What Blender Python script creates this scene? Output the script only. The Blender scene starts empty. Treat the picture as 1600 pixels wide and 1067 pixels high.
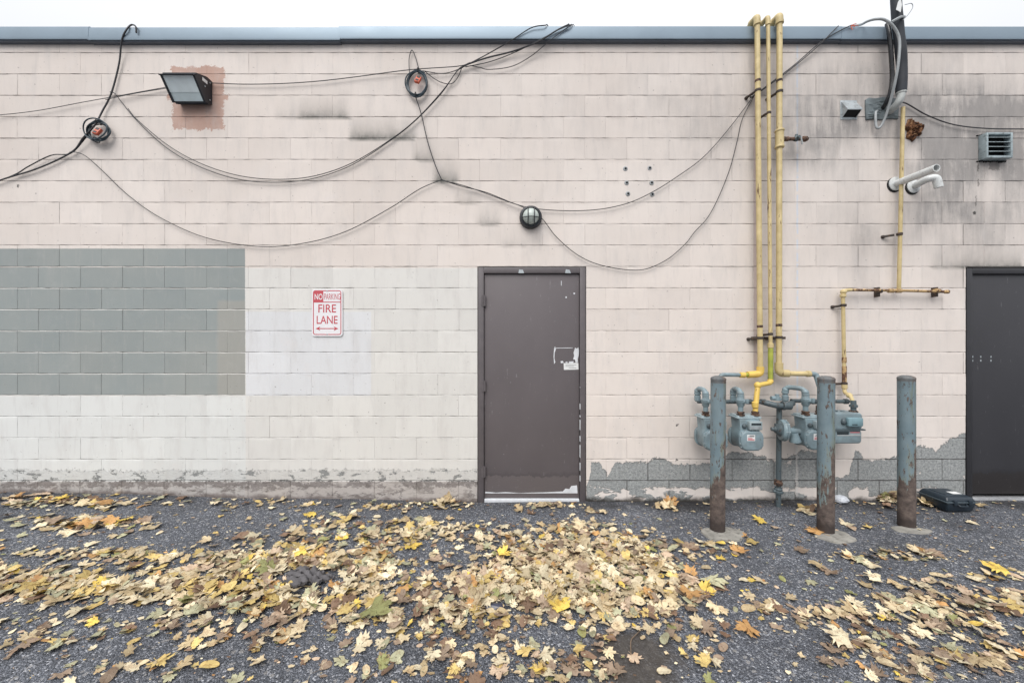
import bpy, bmesh, math, random
from mathutils import Vector, Matrix, Quaternion
R = math.radians
random.seed(7)
C = bpy.context.scene.collection

# ---------------------------------------------------------------- camera, sky, sun, exposure
F = 580.0            # focal length in photo pixels (1600 wide)
D = 3.494            # metres from the camera to the wall face
H = 1.49             # eye height
cam_d = bpy.data.cameras.new('camera'); cam_d.sensor_width = 36.0; cam_d.lens = F/1600*36
cam_d.clip_start = 0.05; cam_d.clip_end = 2000
cam = bpy.data.objects.new('camera', cam_d); C.objects.link(cam)
cam.location = (0, -D, H); cam.rotation_euler = (R(90), 0, 0)
bpy.context.scene.camera = cam

SUN_EL, SUN_AZ = 52, 200     # azimuth from +Y (the way the camera looks), so behind the camera
world = bpy.data.worlds.new('World'); bpy.context.scene.world = world; world.use_nodes = True
wn = world.node_tree; wn.nodes.clear()
wo = wn.nodes.new('ShaderNodeOutputWorld'); wb = wn.nodes.new('ShaderNodeBackground')
sk = wn.nodes.new('ShaderNodeTexSky'); sk.sky_type = 'NISHITA'; sk.sun_disc = False
sk.sun_elevation = R(SUN_EL); sk.sun_rotation = R(SUN_AZ); sk.air_density = 1.0; sk.dust_density = 6.0; sk.ozone_density = 1.0
hs = wn.nodes.new('ShaderNodeHueSaturation'); hs.inputs['Saturation'].default_value = 0.32
# high overcast: the clear sky seen through an even, thick cloud layer
cl = wn.nodes.new('ShaderNodeMix'); cl.data_type = 'RGBA'; cl.inputs[0].default_value = 0.8; cl.inputs[7].default_value = (9.2, 9.45, 9.8, 1)
tc = wn.nodes.new('ShaderNodeTexCoord'); sx_ = wn.nodes.new('ShaderNodeSeparateXYZ'); wn.links.new(tc.outputs['Generated'], sx_.inputs[0])
mr = wn.nodes.new('ShaderNodeMapRange'); wn.links.new(sx_.outputs[2], mr.inputs[0]); mr.inputs['To Min'].default_value = .42; mr.inputs['To Max'].default_value = 1.15
cm = wn.nodes.new('ShaderNodeVectorMath'); cm.operation = 'SCALE'; cm.inputs[0].default_value = (8.4, 8.55, 8.85); wn.links.new(mr.outputs[0], cm.inputs['Scale']); wn.links.new(cm.outputs[0], cl.inputs[7])
wn.links.new(sk.outputs[0], hs.inputs['Color']); wn.links.new(hs.outputs[0], cl.inputs[6]); wn.links.new(cl.outputs[2], wb.inputs['Color'])
wb.inputs['Strength'].default_value = 0.10
wn.links.new(wb.outputs[0], wo.inputs['Surface'])
sd = bpy.data.lights.new('sun', 'SUN'); sd.energy = 1.3; sd.angle = R(40); sd.color = (1, .97, .93)
sun = bpy.data.objects.new('sun', sd); C.objects.link(sun)
az = R(SUN_AZ); el = R(SUN_EL)
sdir = Vector((math.sin(az)*math.cos(el), math.cos(az)*math.cos(el), math.sin(el)))
sun.rotation_euler = sdir.to_track_quat('Z', 'Y').to_euler(); sun.location = sdir*30
vs = bpy.context.scene.view_settings
vs.view_transform = 'Standard'; vs.look = 'None'; vs.gamma = 1.0; vs.exposure = 0.78
bpy.context.scene.cycles.max_bounces = 5

# ---------------------------------------------------------------- placing helpers
def P(px, py, y=0.0):
    """photo pixel -> world point on the vertical plane y (0 = wall face, minus = nearer)"""
    d = D + y
    return Vector(((px-800)/F*d, y, H-(py-533.5)/F*d))
def lerp(a, b, t): return a+(b-a)*t
def table(x, pts):
    if x <= pts[0][0]: return pts[0][1]
    for (x0, y0), (x1, y1) in zip(pts, pts[1:]):
        if x <= x1: return lerp(y0, y1, (x-x0)/(x1-x0))
    return pts[-1][1]
GT = [(-9, .12), (-4.8, .078), (-3.6, .055), (-2.4, .022), (-1.2, 0.0), (-.3, -.022), (.8, -.015), (1.8, -.016), (4.2, .0), (9, .0)]
def ground_z(x, y):
    k = max(0.0, min(1.0, (y+6)/6))
    return table(x, GT)*k
def Gd(px, py):
    """photo pixel -> point on the ground"""
    z = 0.0
    for _ in range(6):
        d = F*(H-z)/(py-533.5); x = (px-800)/F*d; z = ground_z(x, d-D)
    return Vector((x, d-D, z))
def pix(p):
    d = p.y+D
    return (800+F*p.x/d, 533.5-F*(p.z-H)/d)

# ---------------------------------------------------------------- mesh helpers
def catmull(pts, n=8):
    pts = [Vector(p) for p in pts]
    if len(pts) < 3: return pts
    ext = [pts[0]*2-pts[1]]+pts+[pts[-1]*2-pts[-2]]
    out = []
    for i in range(1, len(ext)-2):
        p0, p1, p2, p3 = ext[i-1:i+3]
        for k in range(n):
            t = k/n
            out.append(.5*((2*p1)+(p2-p0)*t+(2*p0-5*p1+4*p2-p3)*t*t+(3*p1-p0-3*p2+p3)*t**3))
    out.append(pts[-1]); return out
def bend(pts, r, n=6):
    """polyline with its inner corners rounded to radius r"""
    pts = [Vector(p) for p in pts]; out = [pts[0]]
    for a, b, c in zip(pts, pts[1:], pts[2:]):
        d0 = (a-b); d1 = (c-b); k = min(r, d0.length*.49, d1.length*.49)
        p0 = b+d0.normalized()*k; p2 = b+d1.normalized()*k
        for i in range(n+1):
            t = i/n; out.append(p0*(1-t)**2+b*2*t*(1-t)+p2*t*t)
    out.append(pts[-1]); return out

class MB:
    def __init__(s): s.v = []; s.f = []; s.mi = []; s.attr = {}
    def add(s, verts, faces, mi=0):
        o = len(s.v); s.v += [tuple(v) for v in verts]
        for f in faces: s.f.append([i+o for i in f]); s.mi.append(mi)
    def bm(s, b, mi=0, M=None):
        if M is not None: bmesh.ops.transform(b, matrix=M, verts=b.verts)
        b.verts.index_update(); s.add([v.co.copy() for v in b.verts], [[v.index for v in f.verts] for f in b.faces], mi); b.free(); return s
    def box(s, x0, x1, y0, y1, z0, z1, bev=0, seg=2, mi=0, M=None):
        b = bmesh.new(); bmesh.ops.create_cube(b, size=1)
        for v in b.verts: v.co = Vector(((x0+x1)/2+v.co.x*(x1-x0), (y0+y1)/2+v.co.y*(y1-y0), (z0+z1)/2+v.co.z*(z1-z0)))
        if bev: bmesh.ops.bevel(b, geom=b.edges[:], offset=bev, segments=seg, profile=.5, affect='EDGES')
        return s.bm(b, mi, M)
    def tube(s, pts, r, seg=10, mi=0, caps=True):
        pts = [Vector(p) for p in pts]; n = len(pts)
        rr = r if isinstance(r, (list, tuple)) else [r]*n
        t0 = (pts[1]-pts[0]).normalized()
        u = t0.orthogonal().normalized(); vs_ = []; prev = t0
        for i, p in enumerate(pts):
            t = (pts[min(i+1, n-1)]-pts[max(i-1, 0)])
            t = t.normalized() if t.length > 1e-9 else prev
            q = prev.rotation_difference(t); u = (q @ u).normalized(); u = (u-t*u.dot(t)).normalized(); w = t.cross(u); prev = t
            for k in range(seg):
                a = 2*math.pi*k/seg; vs_.append(p+(u*math.cos(a)+w*math.sin(a))*rr[i])
        fs = []
        for i in range(n-1):
            for k in range(seg):
                a = i*seg+k; b2 = i*seg+(k+1) % seg; fs.append([a, b2, b2+seg, a+seg])
        if caps: fs.append(list(range(seg))[::-1]); fs.append([(n-1)*seg+k for k in range(seg)])
        s.add(vs_, fs, mi); return s
    def lathe(s, o, ax, prof, seg=20, mi=0):
        """prof = [(t along axis, radius)], closed at both ends"""
        o = Vector(o); ax = Vector(ax).normalized(); u = ax.orthogonal().normalized(); w = ax.cross(u)
        vs_ = []; fs = []
        for t, r in prof:
            for k in range(seg):
                a = 2*math.pi*k/seg; vs_.append(o+ax*t+(u*math.cos(a)+w*math.sin(a))*max(r, 1e-5))
        for i in range(len(prof)-1):
            for k in range(seg):
                a = i*seg+k; b2 = i*seg+(k+1) % seg; fs.append([a, b2, b2+seg, a+seg])
        fs.append(list(range(seg))[::-1]); fs.append([(len(prof)-1)*seg+k for k in range(seg)])
        s.add(vs_, fs, mi); return s
    def prism(s, out, y0, y1, bev=0, mi=0, M=None):
        """outline in (x,z), from depth y0 (front) to y1 (back)"""
        b = bmesh.new()
        fr = [b.verts.new((x, y0, z)) for x, z in out]; bk = [b.verts.new((x, y1, z)) for x, z in out]; n = len(out)
        ff = b.faces.new(fr); b.faces.new(bk[::-1])
        for i in range(n): b.faces.new([fr[i], bk[i], bk[(i+1) % n], fr[(i+1) % n]])
        bmesh.ops.recalc_face_normals(b, faces=b.faces[:])
        if bev: bmesh.ops.bevel(b, geom=list(ff.edges), offset=bev, segments=3, profile=.5, affect='EDGES')
        return s.bm(b, mi, M)
    def ball(s, c, rx, ry=None, rz=None, sub=2, mi=0, jit=0):
        b = bmesh.new(); bmesh.ops.create_icosphere(b, subdivisions=sub, radius=1)
        ry = ry or rx; rz = rz or rx
        for v in b.verts:
            k = 1+random.uniform(-jit, jit); v.co = Vector((c[0]+v.co.x*rx*k, c[1]+v.co.y*ry*k, c[2]+v.co.z*rz*k))
        return s.bm(b, mi)
    def build(s, name, mats, parent=None, flat=False, angle=38, origin=None):
        me = bpy.data.meshes.new(name)
        if parent is not None:
            r = parent
            while r.parent: r = r.parent
            off = r.location.copy()
        elif origin is not None: off = Vector(origin)
        else:
            xs = [v[0] for v in s.v]; ys = [v[1] for v in s.v]; zs = [v[2] for v in s.v]
            off = Vector(((min(xs)+max(xs))/2, (min(ys)+max(ys))/2, min(zs)))
        me.from_pydata([(v[0]-off.x, v[1]-off.y, v[2]-off.z) for v in s.v], [], s.f)
        for m in (mats if isinstance(mats, list) else [mats]): me.materials.append(m)
        me.polygons.foreach_set('material_index', s.mi)
        for k, vals in s.attr.items():
            a = me.attributes.new(k, 'FLOAT', 'POINT'); a.data.foreach_set('value', vals)
        if not flat:
            me.shade_smooth(); me.set_sharp_from_angle(angle=R(angle))
        me.validate(); me.update()
        o = bpy.data.objects.new(name, me); C.objects.link(o)
        if parent is not None: o.parent = parent
        else: o.location = off
        return o
def tag(o, label=None, cat=None, group=None, kind=None):
    if label: o['label'] = label
    if cat: o['category'] = cat
    if group: o['group'] = group
    if kind: o['kind'] = kind
    return o
def thing(name, label, cat, loc, group=None):
    o = bpy.data.objects.new(name, None); o.empty_display_size = .1; C.objects.link(o); o.location = loc
    return tag(o, label, cat, group)
def rrect(x0, x1, z0, z1, r, n=4):
    o = []
    for cx, cz, a0 in ((x1-r, z1-r, 0), (x0+r, z1-r, 90), (x0+r, z0+r, 180), (x1-r, z0+r, 270)):
        for i in range(n+1):
            a = R(a0+90*i/n); o.append((cx+r*math.cos(a), cz+r*math.sin(a)))
    return o

# ---------------------------------------------------------------- node helpers
class G:
    def __init__(s, name, rough=.6, metal=0.0, spec=.5):
        s.m = bpy.data.materials.new(name); s.m.use_nodes = True; s.t = s.m.node_tree
        s.b = s.t.nodes['Principled BSDF']; s.b.inputs['Roughness'].default_value = rough
        s.b.inputs['Metallic'].default_value = metal; s.b.inputs['Specular IOR Level'].default_value = spec
        s._p = None
    def n(s, t): return s.t.nodes.new(t)
    def put(s, sock, v):
        if hasattr(v, 'links') or isinstance(v, bpy.types.NodeSocket): s.t.links.new(v, sock)
        elif isinstance(v, (tuple, list)) and len(v) == 3 and sock.type == 'RGBA': sock.default_value = (*v, 1)
        else: sock.default_value = v
    def pos(s):
        if s._p is None: s._p = s.n('ShaderNodeNewGeometry').outputs['Position']
        return s._p
    def obj(s): return s.n('ShaderNodeTexCoord').outputs['Object']
    def rnd(s): return s.n('ShaderNodeObjectInfo').outputs['Random']
    def xyz(s, v):
        q = s.n('ShaderNodeSeparateXYZ'); s.put(q.inputs[0], v); return q.outputs
    def map(s, v, sc=(1, 1, 1), loc=(0, 0, 0)):
        q = s.n('ShaderNodeMapping'); s.put(q.inputs['Vector'], v); q.inputs['Scale'].default_value = sc; q.inputs['Location'].default_value = loc; return q.outputs[0]
    def math(s, op, a, b=0.0, c=0.0, clamp=False):
        q = s.n('ShaderNodeMath'); q.operation = op; q.use_clamp = clamp
        s.put(q.inputs[0], a); s.put(q.inputs[1], b); s.put(q.inputs[2], c); return q.outputs[0]
    def mul(s, a, b): return s.math('MULTIPLY', a, b)
    def add(s, a, b): return s.math('ADD', a, b)
    def noise(s, v, scale, detail=4, rough=.55, dist=0):
        q = s.n('ShaderNodeTexNoise'); s.put(q.inputs['Vector'], v); q.inputs['Scale'].default_value = scale
        q.inputs['Detail'].default_value = detail; q.inputs['Roughness'].default_value = rough; q.inputs['Distortion'].default_value = dist
        return q.outputs['Fac']
    def voro(s, v, scale, feat='F1', rand=1):
        q = s.n('ShaderNodeTexVoronoi'); s.put(q.inputs['Vector'], v); q.inputs['Scale'].default_value = scale; q.feature = feat
        q.inputs['Randomness'].default_value = rand; return q
    def ss(s, x, a, b, lo=0.0, hi=1.0):
        q = s.n('ShaderNodeMapRange'); q.interpolation_type = 'SMOOTHSTEP'
        s.put(q.inputs['Value'], x); q.inputs['From Min'].default_value = a; q.inputs['From Max'].default_value = b
        q.inputs['To Min'].default_value = lo; q.inputs['To Max'].default_value = hi; return q.outputs[0]
    def lin(s, x, a, b, lo=0.0, hi=1.0):
        q = s.n('ShaderNodeMapRange'); s.put(q.inputs['Value'], x); q.inputs['From Min'].default_value = a; q.inputs['From Max'].default_value = b
        q.inputs['To Min'].default_value = lo; q.inputs['To Max'].default_value = hi; return q.outputs[0]
    def mix(s, f, a, b, mode='MIX'):
        q = s.n('ShaderNodeMix'); q.data_type = 'RGBA'; q.blend_type = mode
        s.put(q.inputs[0], f); s.put(q.inputs[6], a); s.put(q.inputs[7], b); return q.outputs[2]
    def ramp(s, f, stops, const=False):
        q = s.n('ShaderNodeValToRGB'); s.put(q.inputs[0], f); e = q.color_ramp.elements
        if const: q.color_ramp.interpolation = 'CONSTANT'
        while len(e) < len(stops): e.new(.5)
        for i, (p, c) in enumerate(stops): e[i].position = p; e[i].color = (*c, 1)
        return q.outputs[0]
    def at(s, name):
        q = s.n('ShaderNodeAttribute'); q.attribute_name = name; return q.outputs['Fac']
    def bump(s, h, dist=.002, strength=1.0, prev=None):
        q = s.n('ShaderNodeBump'); q.inputs['Distance'].default_value = dist; q.inputs['Strength'].default_value = strength; s.put(q.inputs['Height'], h)
        if prev is not None: s.put(q.inputs['Normal'], prev)
        return q.outputs[0]
    def out(s, col=None, rough=None, nrm=None):
        if col is not None: s.put(s.b.inputs['Base Color'], col)
        if rough is not None: s.put(s.b.inputs['Roughness'], rough)
        if nrm is not None: s.put(s.b.inputs['Normal'], nrm)
        return s.m

def plain(name, col, rough=.6, metal=0.0, var=.15, scale=14, bump=0.0, bscale=60, dirt=None, dirt_amt=.0):
    g = G(name, rough, metal); o = g.pos()
    f = g.noise(o, scale, 5, .6)
    c = g.mix(g.lin(f, .3, .7), tuple(x*(1-var) for x in col), tuple(min(1, x*(1+var)) for x in col))
    if dirt: c = g.mix(g.mul(g.ss(g.noise(o, scale*2.3, 6, .7), .5, .68), dirt_amt), c, dirt)
    nrm = g.bump(g.noise(o, bscale, 4, .6), .002, bump) if bump else None
    return g.out(c, g.lin(f, .2, .8, max(.05, rough-.1), min(1, rough+.12)), nrm)

def chipped(name, paint, under, amt=.5, scale=30, vert=.25, rough=.5, paint2=None, var=.12):
    """painted metal: paint with worn spots showing what lies under it"""
    g = G(name, rough); o = g.pos()
    a = g.noise(g.map(o, (1, 1, vert)), scale, 6, .68); f = g.noise(o, 9, 4, .6)
    c = g.mix(g.lin(f, .3, .7), tuple(x*(1-var) for x in paint), tuple(min(1, x*(1+var)) for x in (paint2 or paint)))
    k = g.ss(a, .72-amt*.25, .76-amt*.25)
    c = g.mix(k, c, g.mix(g.lin(g.noise(o, 70, 3), .3, .7), under, tuple(x*.5 for x in under)))
    h = g.add(g.mul(k, -1.0), g.mul(g.noise(o, 120, 3), .4))
    return g.out(c, g.lin(k, 0, 1, rough, .85), g.bump(h, .001, .5))

M = {}
# the wall's paint jobs: patches, peeled foot, soot and streaks, all at their real places on the wall
def wall_material():
    late = []
    g = G('painted_block', .75, spec=.25); p = g.pos(); X, Y, Z = g.xyz(p)
    grime, smudge, tone, joint = g.at('grime'), g.at('smudge'), g.at('tone'), g.at('joint')
    wob1 = g.math('SUBTRACT', g.noise(p, 9, 4, .6), .5); wob2 = g.math('SUBTRACT', g.noise(g.map(p, (1, 1, 1), (9, 3, 5)), 9, 4, .6), .5)
    fine = g.math('SUBTRACT', g.noise(p, 55, 4, .65), .5)
    def rect(px0, px1, py0, py1, soft=.002, wob=.01, fw=.006):
        x0, x1 = (px0-800)/166, (px1-800)/166; z1, z0 = H-(py0-533.5)/166, H-(py1-533.5)/166
        x = g.add(X, g.add(g.mul(wob1, wob), g.mul(fine, fw))); z = g.add(Z, g.add(g.mul(wob2, wob), g.mul(fine, fw)))
        m = g.mul(g.ss(x, x0-soft, x0+soft), g.ss(x, x1-soft, x1+soft, 1, 0))
        return g.mul(m, g.mul(g.ss(z, z0-soft, z0+soft), g.ss(z, z1-soft, z1+soft, 1, 0)))
    big = g.noise(p, .9, 4, .55); mid = g.noise(p, 5, 5, .6)
    pink = g.mix(g.lin(big, .35, .65), (.655, .590, .545), (.70, .640, .598))
    c = pink
    # cooler, whiter repaint over the lower left half
    c = g.mix(g.mul(rect(-900, 748, 419, 900, .004, .01), .85), c, (.655, .65, .625))
    c = g.mix(g.mul(rect(-900, 384, 619, 900, .003, .006), .8), c, (.66, .672, .66))
    c = g.mix(g.mul(rect(384, 580, 487, 618, .003, .006), .75), c, (.66, .672, .70))
    c = g.mix(g.mul(rect(915, 1190, 418, 640, .02, .03), .3), c, (.70, .64, .60))
    # grey block of paint with its browner right edge, and the brick red square behind the flood light
    greyc = g.mix(g.lin(big, .35, .65), (.262, .292, .292), (.305, .322, .310))
    greyc = g.mix(g.mul(rect(340, 384, 470, 618, .02, .02), .5), greyc, (.36, .335, .295))
    grm = g.mul(rect(-900, 383, 388.5, 618, .002, .008, .008), g.math('SUBTRACT', 1.0, g.mul(g.at('lip'), g.ss(g.noise(g.map(p, (1, 1, .4)), 6, 4, .6), .30, .5, .35, .95))))
    c = g.mix(grm, c, greyc); notg = g.math('SUBTRACT', 1.0, g.mul(rect(-900, 383, 389, 618, .002, .004, .003), .75))
    brm = g.math('MAXIMUM', rect(269, 349, 104, 203, .003, .10, .09), rect(261, 357, 149, 156, .003, .05, .09))
    c = g.mix(g.mul(brm, .92), c, g.mix(g.lin(mid, .35, .65), (.43, .27, .215), (.50, .335, .275)))
    # block to block tone
    c = g.mix(1.0, c, g.mix(g.lin(tone, 0, 1), (.955, .955, .955), (1.03, 1.03, 1.03)), 'MULTIPLY')
    c = g.mix(g.mul(g.mul(g.ss(g.noise(g.map(p, (1.2, 1, .35)), 7, 5, .65), .45, .75), .34), notg), c, (.49, .465, .45))
    c = g.mix(g.mul(g.ss(g.noise(g.map(p, (1, 1, .12), (4, 4, 4)), 24, 5, .7), .52, .72), .20), c, (.42, .40, .39))
    c = g.mix(g.mul(g.mul(g.ss(mid, .55, .75), .30), notg), c, (.66, .62, .60))
    # chalk line
    chx = g.add(X, g.mul(wob1, .012))
    chm = g.mul(g.mul(g.ss(chx, 2.686-.011, 2.686-.006), g.ss(chx, 2.686+.006, 2.686+.011, 1, 0)), g.ss(g.noise(g.map(p, (.2, 1, 1)), 16, 4, .7), .38, .52))
    c = g.mix(g.mul(g.mul(chm, g.ss(Z, .55, .7)), .6), c, (.52, .60, .72))
    # soot and algae: vertical streaks inside the stained areas
    st = g.noise(g.map(p, (1.0, 1, .16)), 16, 6, .68); st2 = g.noise(p, 3.2, 5, .62); st3 = g.noise(p, 70, 3, .6)
    gm = g.mul(grime, g.add(g.add(.32, g.mul(g.ss(st, .30, .72), .42)), g.add(g.mul(g.ss(st2, .32, .68), .32), g.mul(g.ss(st3, .5, .7), .10))))
    gm = g.mul(g.math('MINIMUM', gm, .95), g.add(.52, g.mul(g.noise(g.map(p, (1, 1, .3), (8, 1, 1)), 11, 6, .7), .42)))
    c = g.mix(gm, c, (.14, .14, .143))
    c = g.mix(g.mul(rect(1177.5, 1183, 64, 578, .003, .02, .01), .45), c, (.36, .25, .24))
    for q, col_, k_ in (((1527, 1529.5, 256, 268), (.05, .045, .04), .7), ((1526.5, 1529, 280, 292), (.05, .045, .04), .6), ((1523.5, 1525.5, 306, 322), (.06, .055, .05), .5), ((1545, 1562, 251, 266), (.10, .09, .085), .6), ((1243.2, 1246.8, 660, 776), (.62, .60, .58), .8), ((1521, 1525, 330, 336), (.03, .03, .03), .9), ((1056, 1059.5, 661.5, 665), (.05, .05, .05), .9), ((1055.5, 1059, 716, 719.5), (.05, .05, .05), .9), ((27, 30, 288, 293), (.05, .05, .05), .9)): late.append((q, col_, k_))
    sm = g.mul(smudge, g.add(.58, g.mul(g.ss(g.noise(g.map(p, (1, 1, .6)), 11, 6, .72), .32, .68), .42)))
    c = g.mix(g.math('MINIMUM', sm, .9), c, (.13, .13, .12))
    # peeled foot: bare concrete block below a ragged line
    fc = g.n('ShaderNodeFloatCurve'); cu = fc.mapping.curves[0]
    line = [(-900, 790), (380, 790), (915, 790), (917, 721), (945, 723), (949, 748), (954, 722), (1012, 722), (1022, 715), (1046, 714), (1049, 725), (1118, 725), (1137, 708), (1160, 704), (1182, 712),
            (1210, 720), (1235, 712), (1260, 702), (1275, 708), (1290, 704), (1296, 703), (1299, 735), (1308, 746), (1322, 750), (1328, 735), (1331, 703), (1345, 697), (1349, 716), (1356, 722), (1380, 718), (1400, 714), (1424, 703), (1445, 693), (1452, 701), (1461, 707), (1470, 694), (1482, 688), (1492, 684), (1502, 676), (1511, 675), (1700, 690), (2300, 700)]
    xs0, xs1 = -900, 2300
    pts = [((a-xs0)/(xs1-xs0), (H-(b-533.5)/166+.2)/1.0) for a, b in line]
    while len(cu.points) < len(pts): cu.points.new(.5, .5)
    for q, (a, b) in zip(cu.points, pts): q.location = (a, b); q.handle_type = 'VECTOR'
    fc.mapping.update()
    g.put(fc.inputs['Value'], g.lin(g.add(X, g.add(g.mul(wob1, .06), g.mul(fine, .03))), (xs0-800)/166, (xs1-800)/166))
    lz = g.math('SUBTRACT', fc.outputs[0], .2)
    jag = g.math('SUBTRACT', g.noise(g.map(p, (1, 1, 1), (7, 2, 3)), 24, 5, .7), .5)
    zz = g.add(Z, g.add(g.mul(wob2, .10), g.add(g.mul(fine, .06), g.mul(jag, .10))))
    peel = g.ss(g.math('SUBTRACT', lz, zz), -.002, .002)
    keep = g.ss(g.noise(g.map(p, (1, 1, 1), (3, 0, 8)), 6.5, 5, .6), .64, .655)       # flakes of paint still on
    keep2 = g.mul(g.ss(zz, .11, .12, 1, 0), g.ss(g.noise(g.map(p, (.8, 1, 1.4), (1, 0, 2)), 4.5, 4, .55), .50, .52))
    peel = g.mul(peel, g.math('SUBTRACT', 1.0, g.math('MAXIMUM', keep, keep2)))
    # left foot: rough weathered white band, with flakes off and a dirty grey line over the lowest course
    band = g.mul(g.ss(X, -8, -.36), g.mul(g.ss(X, -.34, -.30, 1, 0), g.ss(zz, .26, .285, 1, 0)))
    band = g.mul(g.ss(X, -.315, -.31, 1, 0), g.ss(zz, .27, .285, 1, 0))
    flk = g.mul(band, g.ss(g.noise(g.map(p, (1, 1, 2.0)), 7, 6, .72), .565, .575))
    strip = g.mul(g.ss(X, -.315, -.31, 1, 0), g.mul(g.ss(zz, .17, .18, 1, 0), g.ss(g.add(zz, g.mul(wob1, .08)), .115, .135)))
    peel = g.math('MAXIMUM', peel, g.math('MAXIMUM', g.mul(flk, .8), g.mul(strip, g.ss(g.noise(p, 4, 4, .6), .40, .46))))
    conc = g.mix(g.lin(g.noise(p, 45, 5, .7), .35, .65), (.26, .275, .275), (.46, .475, .475))
    conc = g.mix(g.ss(g.noise(p, 120, 3, .6), .58, .66), conc, (.11, .115, .11))
    edge = g.mul(g.ss(g.math('SUBTRACT', lz, zz), -.012, -.002), g.math('SUBTRACT', 1.0, peel))
    c = g.mix(g.mul(edge, .22), c, (.75, .71, .68))
    c = g.mix(peel, c, conc)
    c = g.mix(g.mul(g.mul(joint, peel), .85), c, (.05, .05, .05))
    rim = g.mul(peel, g.ss(g.math('SUBTRACT', lz, zz), .0, .016, 1, 0)); c = g.mix(g.mul(rim, .55), c, (.13, .13, .125))
    # damp dirt line along the ground
    gl = g.add(g.mul(g.ss(X, -5.5, -.6, .072, -.022), 1.0), .0)
    dz = g.math('SUBTRACT', g.add(Z, g.mul(wob1, .09)), gl)
    c = g.mix(g.mul(g.ss(dz, .012, .06, 1, 0), g.ss(mid, .25, .55, .55, .95)), c, (.05, .045, .04))
    pk = g.mul(g.ss(Z, .172, .18, 1, 0), g.ss(X, -.31, -.3, 1, 0))
    c = g.mix(g.mul(pk, .5), c, (.36, .30, .28))
    c = g.mix(g.mul(g.mul(pk, g.ss(g.noise(g.map(p, (.7, 1, 1.5)), 9, 6, .7), .48, .64)), .5), c, (.14, .12, .11))
    # dirt caught in the joints
    jd = g.mul(g.mul(joint, g.math('MAXIMUM', joint, peel)), g.ss(g.noise(g.map(p, (1, 1, .4)), 3.5, 5, .65), .34, .58, .12, .85))
    c = g.mix(g.mul(jd, .8), c, (.14, .13, .125))
    c = g.mix(g.mul(g.ss(g.noise(p, 38, 2, .5), .70, .735), .6), c, (.24, .22, .21))      # pinholes and specks
    for q, col_, k_ in late: c = g.mix(g.mul(rect(*q, .004, .03, .05), k_), c, col_)
    ro = g.mix(peel, (.72, .72, .72), (.95, .95, .95))
    h1 = g.add(g.mul(g.noise(p, 60, 5, .62), .55), g.mul(g.noise(p, 220, 3, .6), .30))
    n1 = g.bump(h1, .0016, .55)
    rough = g.math('MAXIMUM', peel, g.mul(band, .75))
    h2 = g.mul(rough, g.add(g.noise(p, 85, 6, .75), g.mul(g.noise(p, 190, 4, .7), .6)))
    n2 = g.bump(g.add(h2, g.mul(peel, -.25)), .011, 1.0, n1)
    return g.out(c, .8, n2)

def asphalt_material():
    g = G('asphalt', .8, spec=.35); p = g.pos(); X, Y, Z = g.xyz(p)
    v1 = g.voro(p, 125); v2 = g.voro(g.map(p, (1, 1, 1), (4, 7, 1)), 260); v3 = g.voro(g.map(p, (1, 1, 1), (2, 1, 6)), 60)
    r1 = g.xyz(v1.outputs['Color'])[0]; r2 = g.xyz(v2.outputs['Color'])[1]; r3 = g.xyz(v3.outputs['Color'])[2]
    big = g.noise(p, 1.3, 5, .6)
    c = g.ramp(r1, [(0, (.018, .020, .024)), (.45, (.040, .043, .050)), (.8, (.075, .080, .092)), (.92, (.17, .175, .19)), (1, (.42, .42, .43))])
    c2 = g.ramp(r2, [(0, (.016, .017, .02)), (.55, (.046, .05, .058)), (.9, (.12, .125, .14)), (1, (.26, .26, .27))])
    c = g.mix(.5, c, c2)
    c = g.mix(g.mul(g.ss(r3, .955, .97), .6), c, (.20, .19, .18))
    c = g.mix(1.0, c, g.mix(g.lin(big, .3, .7), (1.75, 1.77, 1.81), (2.9, 2.95, 3.03)), 'MULTIPLY')
    c = g.mix(g.mul(g.ss(g.noise(g.map(p, (1, 1.6, 1)), 3.1, 6, .68), .54, .70), .40), c, (.062, .061, .062))
    c = g.mix(g.mul(g.ss(g.noise(p, 260, 2, .5), .60, .68), .30), c, (.26, .26, .265))
    # dark packed dirt in front of the wall and meters, and the muddy hollow at the front
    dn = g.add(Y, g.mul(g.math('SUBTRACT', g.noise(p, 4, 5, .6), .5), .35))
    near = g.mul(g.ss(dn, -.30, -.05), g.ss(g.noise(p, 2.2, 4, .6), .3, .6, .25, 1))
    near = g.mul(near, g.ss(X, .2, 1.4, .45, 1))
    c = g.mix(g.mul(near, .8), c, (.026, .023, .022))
    mp = Gd(985, 1030)
    mx = g.math('SUBTRACT', X, mp.x); my = g.math('SUBTRACT', Y, mp.y)
    md = g.math('SQRT', g.add(g.mul(g.mul(mx, mx), 1.0), g.mul(g.mul(my, my), 3.0)))
    md = g.add(md, g.mul(g.math('SUBTRACT', g.noise(p, 6, 5, .65), .5), .35))
    mud = g.ss(md, .20, .34, 1, 0)
    c = g.mix(g.mul(mud, .9), c, g.mix(g.lin(g.noise(p, 30, 4), .3, .7), (.040, .034, .029), (.065, .056, .047)))
    h = g.add(g.mul(v1.outputs['Distance'], -1.0), g.mul(v2.outputs['Distance'], -.5))
    h = g.mul(h, g.math('SUBTRACT', 1.0, g.mul(mud, .85)))
    return g.out(c, g.mix(mud, (.72, .72, .72), (.6, .6, .6)), g.bump(h, .013, 1.0))

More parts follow.
